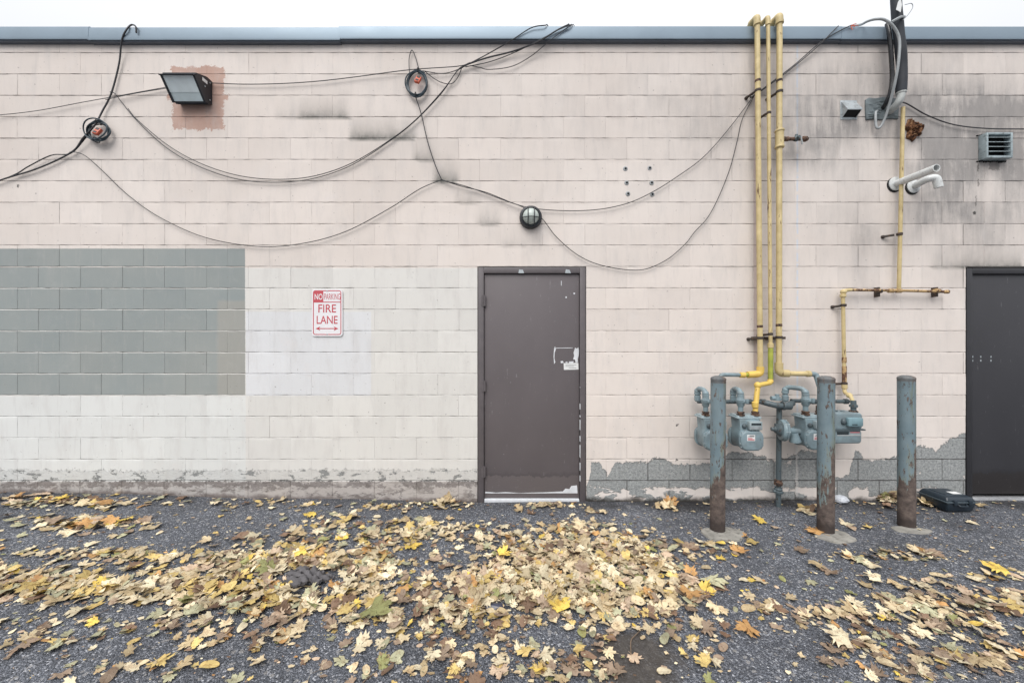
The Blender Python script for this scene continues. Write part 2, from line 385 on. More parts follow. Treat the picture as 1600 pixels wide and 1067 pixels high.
def bollard_material():
    """blue grey paint, worn through to rust towards the foot in vertical tongues; object x picks the rustier side"""
    g = G('bollard_paint', .5); o = g.obj(); x, y, z = g.xyz(o); r = g.rnd()
    po = g.pos()
    streak = g.noise(g.map(po, (1, 1, .07)), 34, 5, .7)
    n1 = g.noise(g.map(po, (1, 1, .22)), 22, 6, .66); n2 = g.noise(po, 9, 4, .6)
    paint = g.mix(g.lin(n2, .3, .7), (.125, .18, .21), (.175, .232, .258))
    paint = g.mix(g.mul(g.ss(g.add(streak, g.mul(x, 2.2)), .52, .64), .7), paint, (.15, .165, .105))
    paint = g.mix(g.mul(g.ss(g.noise(g.map(po, (1, 1, .3), (5, 5, 5)), 14, 5, .7), .5, .7), .45), paint, (.20, .26, .285))
    lvl = g.add(z, g.add(g.mul(g.math('SUBTRACT', n1, .5), 1.15), g.mul(x, -4.2)))
    k = g.ss(lvl, .55, .565, 1, 0)
    k = g.math('MAXIMUM', k, g.ss(g.noise(g.map(po, (1, 1, .3), (3, 1, 2)), 46, 6, .72), .585, .60))
    k = g.math('MAXIMUM', k, g.mul(g.ss(z, 1.17, 1.18), g.ss(x, -.02, .04, .6, 1)))
    rust = g.ramp(g.noise(po, 26, 6, .68), [(.3, (.045, .036, .033)), (.5, (.105, .080, .070)), (.7, (.17, .135, .115))])
    rust = g.mix(g.mul(g.ss(g.add(z, g.mul(g.math('SUBTRACT', n2, .5), .15)), .05, .12, 1, 0), .8), rust, (.03, .022, .02))
    halo = g.mul(g.ss(lvl, .55, .67, 1, 0), g.math('SUBTRACT', 1.0, k))
    paint = g.mix(g.mul(halo, .6), paint, (.21, .22, .17))
    c = g.mix(k, paint, rust)
    return g.out(c, g.lin(k, 0, 1, .5, .85), g.bump(g.add(g.mul(k, -1), g.mul(n1, .5)), .0016, .7))

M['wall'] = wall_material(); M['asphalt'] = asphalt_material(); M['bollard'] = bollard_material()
M['mortar'] = plain('mortar', (.30, .28, .26), .95, var=.3, bump=.5)
M['coping'] = plain('coping_metal', (.235, .30, .36), .42, .35, .08, 2.5, .04, 8)
M['drip_shade'] = plain('coping_drip_shade', (.10, .115, .14), .6, .2)  # dark tone carries the shade under the coping
M['roof'] = plain('roof_felt', (.10, .10, .10), .95, var=.3, bump=.5)
def door_material(name, dark, light, zline, seed, chips=.5):
    g = G(name, .5, spec=.4); p = g.map(g.pos(), (1, 1, 1), (seed, 0, 0)); X, Y, Z = g.xyz(g.pos())
    f = g.noise(g.map(p, (1, 1, .5)), 2.4, 5, .6)
    c = g.mix(g.lin(f, .3, .7), dark, tuple(x*1.14 for x in dark))
    w = g.math('SUBTRACT', g.noise(g.map(p, (1, 1, .6)), 16, 5, .65), .5)
    k = g.ss(g.add(Z, g.mul(w, .12)), zline-.006, zline+.006, 1, 0)
    c = g.mix(k, c, light)
    c = g.mix(g.mul(g.ss(g.add(Z, g.mul(w, .12)), zline-.004, zline+.05, .35, 0), g.math('SUBTRACT', 1.0, k)), c, tuple(x*.55 for x in dark))
    sc = g.noise(g.map(p, (2, 1, .25)), 30, 4, .7)
    c = g.mix(g.mul(g.ss(sc, .66, .70), chips), c, (.30, .29, .30))
    c = g.mix(g.mul(g.ss(g.noise(p, 46, 3, .6), .73, .75), chips), c, (.45, .45, .47))
    h = g.add(g.mul(g.noise(p, 3, 2, .5), 1.0), g.mul(g.noise(p, 180, 3), .08))
    return g.out(c, g.lin(f, .2, .8, .42, .58), g.bump(h, .01, .35))
M['door1'] = door_material('brown_door_paint', (.108, .095, .10), (.140, .122, .124), H-(745-533.5)/166, 0)
M['door2'] = door_material('black_door_paint', (.034, .034, .039), (.030, .027, .028), .25, 5, .25)
M['frame1'] = chipped('brown_frame_paint', (.102, .090, .095), (.33, .32, .33), .12, 26, .3)
M['frame2'] = chipped('black_frame_paint', (.024, .024, .028), (.10, .08, .07), .25, 26, .3)
M['white_paint'] = plain('white_paint', (.62, .64, .67), .6, var=.1)
M['sill'] = plain('sill_aluminium', (.42, .43, .45), .45, .4, .25, 9, dirt=(.12, .11, .10), dirt_amt=.6)
M['black_rubber'] = plain('black_rubber', (.018, .019, .022), .55)
M['cable'] = plain('cable_sheath', (.022, .023, .028), .5)
M['cable_grey'] = plain('grey_cable_sheath', (.05, .05, .055), .6)
M['coil'] = plain('coil_sheath', (.025, .045, .06), .4, var=.3)
M['orange'] = plain('orange_plastic', (.62, .13, .07), .5)
M['dark_metal'] = plain('dark_bronze_metal', (.024, .027, .033), .45, .2)
M['white_label'] = plain('white_label', (.70, .71, .71), .5, var=.06)
M['red_ink'] = plain('red_ink', (.50, .075, .095), .5, var=.05)
M['sign'] = plain('sign_face', (.74, .73, .75), .45, var=.03)
M['black_ink'] = plain('grey_ink', (.10, .10, .11), .6)
def glass(name, col, rough=.25):
    g = G(name, rough, spec=.6); g.b.inputs['Transmission Weight'].default_value = 0
    p = g.pos(); f = g.noise(g.map(p, (1, 1, .3)), 10, 4)
    return g.out(g.mix(g.lin(f, .3, .7), col, tuple(x*.85 for x in col)))
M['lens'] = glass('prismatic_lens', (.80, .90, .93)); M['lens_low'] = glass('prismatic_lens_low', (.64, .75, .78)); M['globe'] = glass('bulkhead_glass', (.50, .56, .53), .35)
HUBC = None
YEL = (.49, .385, .185)
M['yellow'] = chipped('yellow_gas_paint', YEL, (.16, .085, .045), .42, 30, .18, .5, (.56, .455, .24))
M['yellow_fresh'] = chipped('bright_yellow_gas_paint', (.68, .47, .11), (.30, .16, .05), .35, 34, .3, .45)
M['yellow_rust'] = chipped('rusty_yellow_paint', (.42, .28, .13), (.15, .075, .045), .95, 26, .5, .6)
M['green'] = chipped('green_algae_paint', (.28, .33, .055), (.06, .11, .05), .7, 26, .15, .55, (.42, .44, .07))
M['rust'] = chipped('rusty_iron', (.13, .075, .05), (.05, .035, .03), .9, 40, .7, .85, var=.35)
M['clamp'] = chipped('dark_clamp', (.045, .035, .03), (.14, .08, .05), .7, 50, 1, .7)
BG = (.168, .208, .225)
M['gas_grey'] = chipped('blue_grey_gas_paint', BG, (.10, .08, .065), .22, 34, .6, .42, (.21, .29, .325))
M['gas_pipe'] = chipped('dark_grey_pipe_paint', (.075, .10, .112), (.075, .06, .05), .55, 34, .6, .5)
M['meter_top'] = chipped('pale_meter_top', (.33, .41, .44), (.17, .19, .19), .35, 36, 1, .4)
M['meter_index'] = plain('pale_blue_index_cover', (.19, .30, .34), .3)
M['index_grey'] = plain('grey_index_frame', (.30, .36, .38), .4)
M['dark_glass'] = plain('index_window', (.035, .045, .05), .15)
M['galv'] = plain('galvanised_vent', (.42, .46, .48), .45, .5, .2, 12, dirt=(.13, .13, .13), dirt_amt=.5)
M['vent_frame'] = plain('painted_vent', (.30, .36, .38), .5, .1, .2, 12, dirt=(.06, .06, .06), dirt_amt=.7)
M['shade_and_bead'] = plain('shade_and_bead_black', (.008, .008, .009), .95)  # near black puts the shade inside openings into colour; sealant beads share it
M['pvc'] = plain('white_pvc', (.60, .62, .62), .35, var=.08, dirt=(.28, .28, .27), dirt_amt=.55)
M['pvc_grey'] = plain('grey_plastic', (.42, .44, .43), .45, var=.1, dirt=(.2, .2, .2), dirt_amt=.4)
M['insul'] = plain('black_foam_insulation', (.022, .026, .034), .65, var=.3, scale=8, bump=.5, bscale=25)
M['black_gloss'] = plain('black_tape_hose', (.018, .019, .022), .25, bump=.4, bscale=30)
M['conduit'] = plain('pale_grey_conduit', (.30, .32, .33), .4)
M['sealant'] = plain('grey_sealant', (.12, .145, .155), .6, var=.35, scale=18, bump=.8, bscale=35)
M['concrete'] = plain('footing_concrete', (.27, .26, .235), .9, var=.25, scale=10, bump=.7, bscale=90, dirt=(.07, .065, .06), dirt_amt=.7)
g = G('expanding_foam', .85); q = g.noise(g.pos(), 32, 6, .7)
M['foam'] = g.out(g.ramp(q, [(.34, (.015, .008, .005)), (.48, (.10, .040, .018)), (.58, (.24, .105, .04)), (.70, (.52, .36, .20))]), .85, g.bump(q, .02, 1))
M['case'] = plain('dark_blue_case_plastic', (.016, .026, .037), .35, var=.15, bump=.15, bscale=150)
M['case_rim'] = plain('case_rim', (.055, .075, .09), .4)
M['chunk'] = plain('grey_rubber', (.10, .095, .10), .85, var=.3, scale=30, bump=.8, bscale=60)
M['plastic'] = plain('crumpled_plastic', (.52, .55, .60), .3, var=.2, scale=40, bump=.8, bscale=60)
M['wrapper'] = plain('dark_wrapper', (.05, .055, .085), .3, var=.4, scale=30, bump=.6, bscale=50)
M['twig'] = plain('twig_bark', (.14, .10, .07), .85, var=.3)

# ---------------------------------------------------------------- ground
mb = MB(); xs = [-260, -60, -20]+[-9+.3*i for i in range(61)]+[20, 60, 260]; ys = [-260, -60, -14, -7, -5, -4]+[-3.4+.2*i for i in range(19)]+[1, 10, 60, 260]
for y in ys:
    for x in xs: mb.v.append((x, y, ground_z(x, y)+(.004*math.sin(x*3.1+y*2)+.003*math.sin(y*7-x*1.7))*(1 if -9 < x < 9 and -4 < y < .3 else 0)))
nx = len(xs)
for j in range(len(ys)-1):
    for i in range(nx-1): mb.f.append([j*nx+i, j*nx+i+1, (j+1)*nx+i+1, (j+1)*nx+i]); mb.mi.append(0)
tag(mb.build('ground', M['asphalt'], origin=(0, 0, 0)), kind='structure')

# ---------------------------------------------------------------- the building: block wall, coping, two doors
PXC = 65.7; CO = 33.4; J0 = 617.0       # block pitch, course pitch and one joint, in wall pixels
building = thing('commercial_building', 'low painted concrete block building with blue metal coping and two steel doors', 'building', (0, 0, 0))
def wx(px): return (px-800)/166
def wz(py): return H-(py-533.5)/166
doors = [(746, 916, 417), (1509, 1685, 418)]
GR = [(1495, 235, 60, 45, .75), (1590, 190, 60, 45, .8), (1600, 300, 45, 50, .45), (1440, 185, 45, 35, .45), (1490, 175, 60, 25, .5), (1350, 175, 70, 45, .38), (1280, 235, 40, 26, .55), (1250, 205, 40, 22, .35),
      (1150, 150, 110, 55, .26), (1130, 255, 70, 60, .22), (1010, 180, 110, 60, .14), (1480, 300, 50, 35, .4), (1520, 390, 50, 22, .35), (1465, 350, 45, 28, .22), (1390, 380, 30, 25, .22), (1300, 340, 60, 60, .15),
      (1560, 440, 60, 20, .3), (880, 190, 150, 70, .08), (560, 210, 90, 40, .12), (840, 372, 9, 14, .5), (700, 200, 120, 60, .08), (1560, 360, 40, 40, .15), (60, 190, 200, 70, .10), (155, 232, 28, 14, .22), (1325, 196, 22, 14, .28), (1345, 390, 12, 60, .3),
      (1330, 130, 90, 40, .2), (1500, 115, 110, 40, .18), (1420, 240, 40, 30, .2), (1550, 265, 60, 30, .3), (1480, 335, 60, 20, .25), (1186, 250, 10, 170, .42), (1213, 260, 10, 130, .3), (1190, 90, 12, 50, .35)]
CLEAN = [(1548, 290, 16, 38, .75), (1425, 245, 14, 18, .7)]
SM = [(465, 546, 183, .85), (430, 470, 183, .3), (547, 648, 216.2, 1.0), (648, 679, 249.6, .7), (677, 714, 283, 1.1), (715, 747, 316, .5), (748, 780, 349.8, .55), (783, 822, 383, .3), (1455, 1500, 417, .5), (1500, 1600, 417, .9), (1180, 1225, 149, .5), (1060, 1180, 216, .2)]
def grime_at(px, py):
    s_ = sum(a*(1.65 if px > 1225 else 1.1)*math.exp(-((px-x)/sx)**2*.6-((py-y)/sy)**2*.6) for x, y, sx, sy, a in GR)
    for x, y, sx, sy, a in CLEAN: s_ *= 1-a*math.exp(-((px-x)/sx)**2-((py-y)/sy)**2)
    return s_
def smudge_at(px, py):
    t = 0
    for a, b, j, k in SM:
        d = j-py
        if -3 < d < 40: t = max(t, k*math.exp(-max(0, d)/13)*max(0, min(1, (px-a)/5+.5))*max(0, min(1, (b-px)/5+.5)))
    return t
mb = MB(); A = {k: [] for k in ('grime', 'smudge', 'tone', 'joint', 'lip')}
def block(x0, x1, y0, y1, tone, bt, bb, bl, br, jy, gk):
    """front sheet of one block, in wall pixels, its edges falling into the joints"""
    e = 1.25 if (y0 > 680 and x0 > 900) or y0 > 745 else .78
    us = [x0, x0+e]+[lerp(x0+e, x1-e, i/7) for i in range(1, 7)]+[x1-e, x1]
    vsx = [y0, y0+e*1.1, y0+e*1.1+.55]+[lerp(y0+e, y1-e, i/6) for i in range(1, 6)]+[y1-e*.9, y1]
    o = len(mb.v); nu = len(us)
    for j, v in enumerate(vsx):
        for i, u in enumerate(us):
            dep = 0; jt = 0
            if j == 0: dep = max(dep, bt); jt = 1
            if j == len(vsx)-1: dep = max(dep, bb); jt = 1
            if i == 0: dep = max(dep, bl); jt = max(jt, min(1, bl/.005))
            if i == nu-1: dep = max(dep, br); jt = max(jt, min(1, br/.005))
            wv = .0011*math.sin(u*.31+round((v-J0)/CO)*2.3)+.0009*math.sin(u*.83+round((v-J0)/CO)*5.1) if j in (0, 1, 2, len(vsx)-2, len(vsx)-1) else 0
            mb.v.append((wx(u), jy+dep+random.uniform(-.0006, .0006), wz(v)+wv)); A['lip'].append(1.0 if j < 2 else 0.0)
            A['grime'].append(grime_at(u, v)*gk); A['smudge'].append(smudge_at(u, v)); A['tone'].append(tone); A['joint'].append(jt)
    for j in range(len(vsx)-1):
        for i in range(nu-1):
            a = o+j*nu+i; mb.f.append([a, a+nu, a+nu+1, a+1]); mb.mi.append(0)
hd = {}
for k in range(-17, 6):
    y0 = J0+CO*k; y1 = y0+CO
    if k == -17: y0 = 52
    off = 27 if (k % 2) else 60.0
    n0 = -14
    for n in range(n0, 38):
        x0 = off+PXC*n; x1 = x0+PXC
        segs = [(x0, x1)]
        for a, b, t in doors:
            if (y0+y1)/2 > t:
                ns = []
                for s0, s1 in segs:
                    if s1 <= a or s0 >= b: ns.append((s0, s1))
                    else:
                        if s0 < a-1: ns.append((s0, a))
                        if s1 > b+1: ns.append((b, s1))
                segs = ns
        tone = random.random(); grey = x1 < 390 and 380 < y0 < 600
        bare = y0 > 715 and x0 > 900
        for s0, s1 in segs:
            vd = [random.choice((.0002, .0003, .0005, .0008, .0012, .0022)) for _ in (0, 1)]
            if grey or bare: vd = [random.uniform(.002, .0042) for _ in (0, 1)]
            if y0 > 740: vd = [.004, .004]
            if 218 < y0 < 420 and x0 > 1380: vd = [random.choice((.001, .003, .005)) for _ in (0, 1)]
            block(s0, s1, y0, y1, tone, random.uniform(.002, .0065), random.uniform(.003, .0068), vd[0], vd[1], random.uniform(-.0008, .0008)-(.006 if k >= 4 and s1 < 748 else 0), random.uniform(.6, 1.25))
mb.attr = A
mb.build('wall', M['wall'], building, angle=12)
# core behind the face, side walls, roof deck
mb = MB(); X0, X1 = wx(-880), wx(2480); zt = wz(52)
edges = [X0]+[wx(v) for d in doors for v in d[:2]]+[X1]
for a, b in zip(edges[0::2], edges[1::2]): mb.box(a, b, .0085, .2, -.4, wz(417.5))
mb.box(X0, X1, .0085, .2, wz(417.5)+.0005, zt)
mb.box(X0, X0+.2, .201, 9, -.4, zt); mb.box(X1-.2, X1, .201, 9, -.4, zt); mb.box(X0, X1, 9.001, 9.2, -.4, zt)
mb.build('wall_core', M['mortar'], building)
MB().box(X0+.201, X1-.201, .201, 8.999, zt-.35, zt-.2).build('roof', M['roof'], building)
# coping in panels, with lapped seams
seams = [-900, -240, 148, 535, 922, 1309, 1700, 2500]
for i, (a, b) in enumerate(zip(seams, seams[1:])):
    dz = [.004, 0, -.006, .003, .004, 0, .002][i]; m = MB()
    zb, zt2 = P(800, 61.5, -.05).z+dz, P(800, 40.5, -.05).z+dz; ya = -.05-.0015*(i % 2)
    m.prism([(ya, zb), (ya-.004, zb+.02), (ya, zt2-.012), (ya+.012, zt2), (.26, zt2+.02), (.26, zt2-.08), (.245, zt2-.08), (.245, zt2), (ya+.02, zt2-.014), (ya+.012, zb)], wx(a)-.012, wx(b), M=Matrix(((0, 1, 0, 0), (1, 0, 0, 0), (0, 0, 1, 0), (0, 0, 0, 1))))
    pn = m.build('coping_panel', M['coping'], building, angle=30)
    MB().box(wx(a), wx(b)-.002, ya+.013, -.002, zb-.012, zb+.03, 0).build('drip_shade_strip', M['drip_shade'], pn)  # dark strip, drip edge and painted shadow under the panel in one

# doors
def door(px0, px1, py0, py1, mdoor, mframe, label):
    x0, x1, zt_, zb = wx(px0), wx(px1), wz(py0), wz(py1)
    fw = .054; y0 = -.004
    slab = MB().box(x0+fw+.004, x1-fw-.004, .018, .06, zb+.05, zt_-fw-.003, .002).build('door', mdoor, building)
    slab['label'] = label
    fr = MB()
    fr.box(x0, x0+fw, y0, .16, zb, zt_, .003); fr.box(x1-fw, x1, y0, .16, zb, zt_, .003); fr.box(x0+fw+.0005, x1-fw-.0005, y0, .16, zt_-fw, zt_, .003)
    fr.box(x0+fw+.0006, x0+fw+.012, .061, .16, zb, zt_-fw-.001); fr.box(x1-fw-.012, x1-fw-.0006, .061, .16, zb, zt_-fw-.001)
    f = fr.build('door_frame', mframe, slab)
    MB().box(x0+.002, x1-.002, .2, .23, zb, zt_).build('door_backing', M['shade_and_bead'], building)
    return slab, (x0, x1, zb, zt_, fw)
d1, (x0, x1, zb, zt_, fw) = door(747, 915, 418, 787, M['door1'], M['frame1'], 'brown painted flush steel door with scraped lock patch')
for py in (470, 603, 737):
    m = MB(); z = wz(py); xh = x0+fw-.004
    m.tube([(xh, -.004, z-.055), (xh, -.004, z+.055)], .0075, 8); m.box(xh-.02, xh+.02, -.006, .0175, z-.05, z+.05)
    for q in (-.02, .02): m.tube([(xh, -.004, z+q-.0015), (xh, -.004, z+q+.0015)], .0085, 8)
    m.build('hinge', M['frame1'], d1)
MB().box(x0+fw+.006, x1-fw-.006, -.002, .1, zb+.012, zb+.043, .003).build('threshold', M['white_paint'], d1)
MB().box(x0-.004, x1+.012, -.018, .1, zb-.03, zb+.011, .004).build('sill', M['sill'], d1)
def wallpoly(pts, y, thick, mat, name, parent):
    return MB().prism([(wx(a), wz(b)) for a, b in pts], y-thick, y, M=None).build(name, mat, parent, flat=True)
S = 1.0
st = wallpoly([(881, 567.5), (904, 567), (904.5, 577.5), (881.5, 578)], .0172, .0008, M['white_label'], 'notice', d1)
for k, (a, b) in enumerate(((884, 901), (884, 897), (889, 901))):
    z = wz(570+2.4*k); MB().box(wx(a), wx(b), .0158, .0162, z-.0016, z+.0016).build('print_line', M['black_ink'], st)
wallpoly([(899, 543), (902, 545), (904, 542.5), (905, 548), (904.5, 556), (903, 561), (903.5, 566), (900, 567), (899, 562), (896, 561.5), (897.5, 556), (896.5, 551), (898, 547)], .0172, .0007, M['white_paint'], 'paint_scrape', d1)
for pts in ([(876, 564.5), (880, 564), (881, 567), (877, 567.5)], [(889, 565), (897, 564.5), (896, 567), (890, 567.3)], [(884, 565.5), (887, 565), (887, 567), (884, 567)],
            [(866, 545), (867.5, 541), (869, 545), (867, 551), (866.5, 560), (868, 566), (866, 569), (865.2, 556)], [(868, 543.5), (895, 543.2), (895, 544), (868, 544.4)],
            [(877, 438), (878, 439), (877.8, 446), (877, 446)], [(884, 463), (886, 463), (886, 465.5), (884, 465.5)], [(896.5, 457), (899, 457), (899, 459.5), (896.5, 459.5)],
            [(758, 769), (775, 770.5), (790, 769.5), (810, 771), (850, 770), (880, 768.5), (884, 764), (890, 765), (893, 760), (902, 759), (903, 771.5), (758, 771.5)]):
    wallpoly(pts, .0172, .0006, M['white_paint'], 'paint_chip', d1)
for a, b in ((604, 606), (630, 640), (648, 652), (655, 672), (680, 690), (694, 715), (722, 735), (742, 752)):
    wallpoly([(905.5, a), (906.8, a+1), (906.6, b), (905.6, b-1)], -.0041, .0006, M['white_paint'], 'paint_chip', d1)
for a in (811, 884): wallpoly([(a, 421), (a+6, 422), (a+8, 427), (a-1, 427)], -.0041, .0006, M['galv'], 'paint_chip', d1)
d2, (x0, x1, zb, zt_, fw) = door(1510, 1684, 419, 781, M['door2'], M['frame2'], 'near black flush steel door cut off by the right edge')
MB().box(x0-.002, x1+.01, -.012, .1, zb-.03, zb+.02, .004).build('sill', M['sill'], d2)
for a in (1522, 1535, 1551):
    for b in (556, 562): wallpoly([(a, b), (a+2, b), (a+2, b+3), (a, b+3)], .0172, .0006, M['galv'], 'paint_chip', d2)

# ---------------------------------------------------------------- things on the wall
def ppx(*pts): return [P(*p) for p in pts]
# flood light
fx0, fx1 = -3.12, -2.82
fl = thing('flood_light', 'dark wedge shaped flood light on the brick red paint square', 'wall light', (-2.97, 0, 3.80))
prof = [(-.002, 3.93), (-.06, 3.935), (-.185, 3.885), (-.185, 3.862), (-.172, 3.855), (-.062, 3.705), (-.05, 3.69), (-.002, 3.715)]
SWAP = Matrix(((0, 1, 0, 0), (1, 0, 0, 0), (0, 0, 1, 0), (0, 0, 0, 1)))
hsg = MB().prism(prof, fx0, fx1, .006, M=SWAP).build('housing', M['dark_metal'], fl, angle=25)
# visor lips round the lens
a = Vector((0, -.182, 3.862)); b = Vector((0, -.064, 3.700)); nrm_ = Vector((0, -(a.z-b.z), (a.y-b.y))).normalized()
if nrm_.y > 0: nrm_ = -nrm_
def along(x, t, off): q = a.lerp(b, t)+nrm_*off; return Vector((x, q.y, q.z))
def slopebox(m, xa, xb, ta, tb, o0, o1, mi=0):
    vs_ = [along(x, t, o) for x in (xa, xb) for t in (ta, tb) for o in (o0, o1)]
    m.add(vs_, [[0, 1, 3, 2], [4, 6, 7, 5], [0, 4, 5, 1], [2, 3, 7, 6], [0, 2, 6, 4], [1, 5, 7, 3]], mi)
m = MB(); slopebox(m, fx0-.004, fx0+.014, -.03, 1.02, -.004, .022); slopebox(m, fx1-.014, fx1+.004, -.03, 1.02, -.004, .022); slopebox(m, fx0-.004, fx1+.004, -.06, -.005, -.004, .035); slopebox(m, fx0+.0145, fx1-.0145, .97, 1.03, -.004, .016)
m.build('lens_frame', M['dark_metal'], hsg, flat=True)
m = MB(); slopebox(m, fx0+.0145, fx1-.0145, 0, .62, .001, .016, 0)
lens = m.build('lens', M['lens'], fl, flat=True)
m = MB(); slopebox(m, fx0+.0145, fx1-.0145, .621, .969, .001, .013, 0); m.build('lens', M['lens_low'], fl, flat=True)
m = MB(); m.box(fx1+.0005, fx1+.002, -.115, -.06, 3.865, 3.895); m.build('label', M['white_label'], hsg, flat=True)
m = MB()
for y, z in ((-.03, 3.74), (-.03, 3.90), (-.085, 3.83)): m.lathe((fx1, y, z), (1, 0, 0), [(0, .006), (.004, .006), (.006, .003)], 8)
m.build('screw', M['galv'], hsg)

# bulkhead light over the door
c = P(829, 341); bl = thing('bulkhead_light', 'round caged bulkhead light fixed above the brown door', 'wall light', (c.x, 0, c.z))
MB().lathe((c.x, -.001, c.z), (0, -1, 0), [(0, .105), (.035, .105), (.05, .098), (.055, .084), (.045, .078), (.03, .078)], 36).build('base_ring', M['dark_metal'], bl)
MB().lathe((c.x, -.03, c.z), (0, -1, 0), [(0, .078), (.03, .074), (.055, .06), (.07, .038), (.076, .012)], 32).build('glass', M['globe'], bl)
m = MB()
def domez(u): return .082*math.sqrt(max(0, 1-(u/.098)**2))
for off in (-.028, .030):
    m.tube([(c.x+off, -.036-domez(math.hypot(off, t))*.98, c.z+t) for t in [(-.088+.0176*i) for i in range(11)]], .0042, 6)
for off in (-.022,):
    m.tube([(c.x+t, -.040-domez(math.hypot(off, t))*.98, c.z+off) for t in [(-.088+.0176*i) for i in range(11)]], .0042, 6)
m.build('guard', M['dark_metal'], bl)

# no parking sign
sx0, sx1, sz1, sz0 = wx(488), wx(536), wz(452), wz(525.5)
sg = thing('parking_sign', 'white and red metal fire lane sign on the pale wall', 'sign', ((sx0+sx1)/2, 0, sz0))
ys_ = -.010
plate = MB().prism(rrect(sx0, sx1, sz0, sz1, .028), ys_, ys_+.003).build('plate', M['sign'], sg)
def W_(u, v): return (lerp(sx0, sx1, u), lerp(sz0, sz1, v))
b0 = .045; bw = .022
def ring(m, x0, x1, z0, z1, r, t, y0, y1):
    o = rrect(x0, x1, z0, z1, r); i = rrect(x0+t, x1-t, z0+t, z1-t, max(.001, r-t)); n = len(o)
    vs_ = [(x, y0, z) for x, z in o]+[(x, y0, z) for x, z in i]+[(x, y1, z) for x, z in o]+[(x, y1, z) for x, z in i]
    fs = []
    for k in range(n):
        q = (k+1) % n
        fs += [[k, q, n+q, n+k], [2*n+q, 2*n+k, 3*n+k, 3*n+q], [k, 2*n+k, 2*n+q, q], [n+q, 3*n+q, 3*n+k, n+k]]
    m.add(vs_, fs)
m = MB(); ring(m, sx0+.012, sx1-.012, sz0+.014, sz1-.012, .022, .0075, ys_-.0009, ys_-.0001); m.build('border', M['red_ink'], plate, flat=True)
zl = W_(0, .725)[1]; xn = W_(.375, 0)[0]
m = MB(); m.box(xn+.0004, sx1-.0197, ys_-.0008, ys_-.0001, zl-.004, zl+.004); m.build('dividing_line', M['red_ink'], plate, flat=True)
m = MB(); m.prism([(sx0+.0197, zl-.004), (xn, zl-.004), (xn, sz1-.0197), (sx0+.030, sz1-.0197), (sx0+.0197, sz1-.029)], ys_-.0008, ys_-.0001); m.build('red_panel', M['red_ink'], plate, flat=True)
def text(body, x0, x1, z0, z1, y, mat, name, parent, bold=0.0):
    cu = bpy.data.curves.new(name, 'FONT'); cu.body = body; cu.extrude = .004; cu.offset = bold
    to = bpy.data.objects.new(name, cu); me = bpy.data.meshes.new_from_object(to)
    bpy.data.objects.remove(to); bpy.data.curves.remove(cu)
    xs_ = [v.co.x for v in me.vertices]; ys2 = [v.co.y for v in me.vertices]
    ax, bx, ay, by = min(xs_), max(xs_), min(ys2), max(ys2)
    m_ = MB(); m_.add([(lerp(x0, x1, (v.co.x-ax)/(bx-ax)), y-.0003-(v.co.z)*.05, lerp(z0, z1, (v.co.y-ay)/(by-ay))) for v in me.vertices], [list(p.vertices) for p in me.polygons])
    bpy.data.meshes.remove(me)
    return m_.build(name, mat, parent, flat=True)
text('NO', W_(.095, 0)[0], W_(.355, 0)[0], W_(0, .775)[1], W_(0, .90)[1], ys_-.0012, M['sign'], 'lettering', plate, .015)
text('PARKING', W_(.405, 0)[0], W_(.93, 0)[0], W_(0, .775)[1], W_(0, .905)[1], ys_-.0004, M['red_ink'], 'lettering', plate, 0)
text('FIRE', W_(.215, 0)[0], W_(.79, 0)[0], W_(0, .505)[1], W_(0, .675)[1], ys_-.0004, M['red_ink'], 'lettering', plate, .008)
text('LANE', W_(.16, 0)[0], W_(.84, 0)[0], W_(0, .265)[1], W_(0, .435)[1], ys_-.0004, M['red_ink'], 'lettering', plate, .008)
m = MB(); z = W_(0, .165)[1]; xa, xb = W_(.13, 0)[0], W_(.86, 0)[0]
m.box(xa+.004, xb-.004, ys_-.0010, ys_-.0002, z-.004, z+.004)
for x, s_ in ((xa, 1), (xb, -1)): m.prism([(x, z), (x+s_*.042, z+.020), (x+s_*.030, z), (x+s_*.042, z-.020)], ys_-.0014, ys_-.0003)
m.build('arrow', M['red_ink'], plate, flat=True)
m = MB()
for v in (.965, .045): m.lathe((W_(.5, v)[0], ys_, W_(.5, v)[1]), (0, -1, 0), [(0, .006), (.003, .006), (.005, .003)], 8)
m.lathe(((sx0+sx1)/2, -.0005, W_(.5, .965)[1]), (0, -1, 0), [(0, .004), (.0085, .004)], 8); m.lathe(((sx0+sx1)/2, -.0005, W_(.5, .045)[1]), (0, -1, 0), [(0, .004), (.0085, .004)], 8)
m.build('bolt', M['galv'], sg)

# cables
CG = 'loose cables strung across the wall'
def cable(pts, r, label, mat='cable', y=-.022, ext=None):
    w = [P(p[0], p[1], p[2] if len(p) > 2 else y) for p in pts]
    if ext: w += [Vector(e) for e in ext]
    o = MB().tube(catmull(w, 7), r*.8, 6).build('cable', M[mat])
    return tag(o, label, 'cable', CG)
cT = P(800, 40, -.05).z
cable([(213, 52, -.066), (212, 42, -.066), (205, 39.5, -.05), (197, 48, -.066), (190, 65, -.05), (186, 100), (174, 146), (160, 174), (148, 196, -.05), (130, 216, -.04), (112, 238), (60, 263), (0, 282), (-80, 312)], .0085, 'thick black cable hooked over the coping and running down to the left edge')
cable([(150, 193, -.03), (131, 219, -.03), (110, 240), (80, 243), (45, 260), (14, 277), (-80, 309)], .006, 'black strand running beside the thick cable down to the left edge')
cable([(109, 238, -.03), (120, 238.5, -.03), (135, 245, -.03), (160, 267), (200, 305), (250, 340), (320, 371), (400, 385), (470, 381), (540, 362), (610, 325), (655, 296), (690, 281)], .0045, 'thin cable sagging over the grey paint patch to the dark smudge')
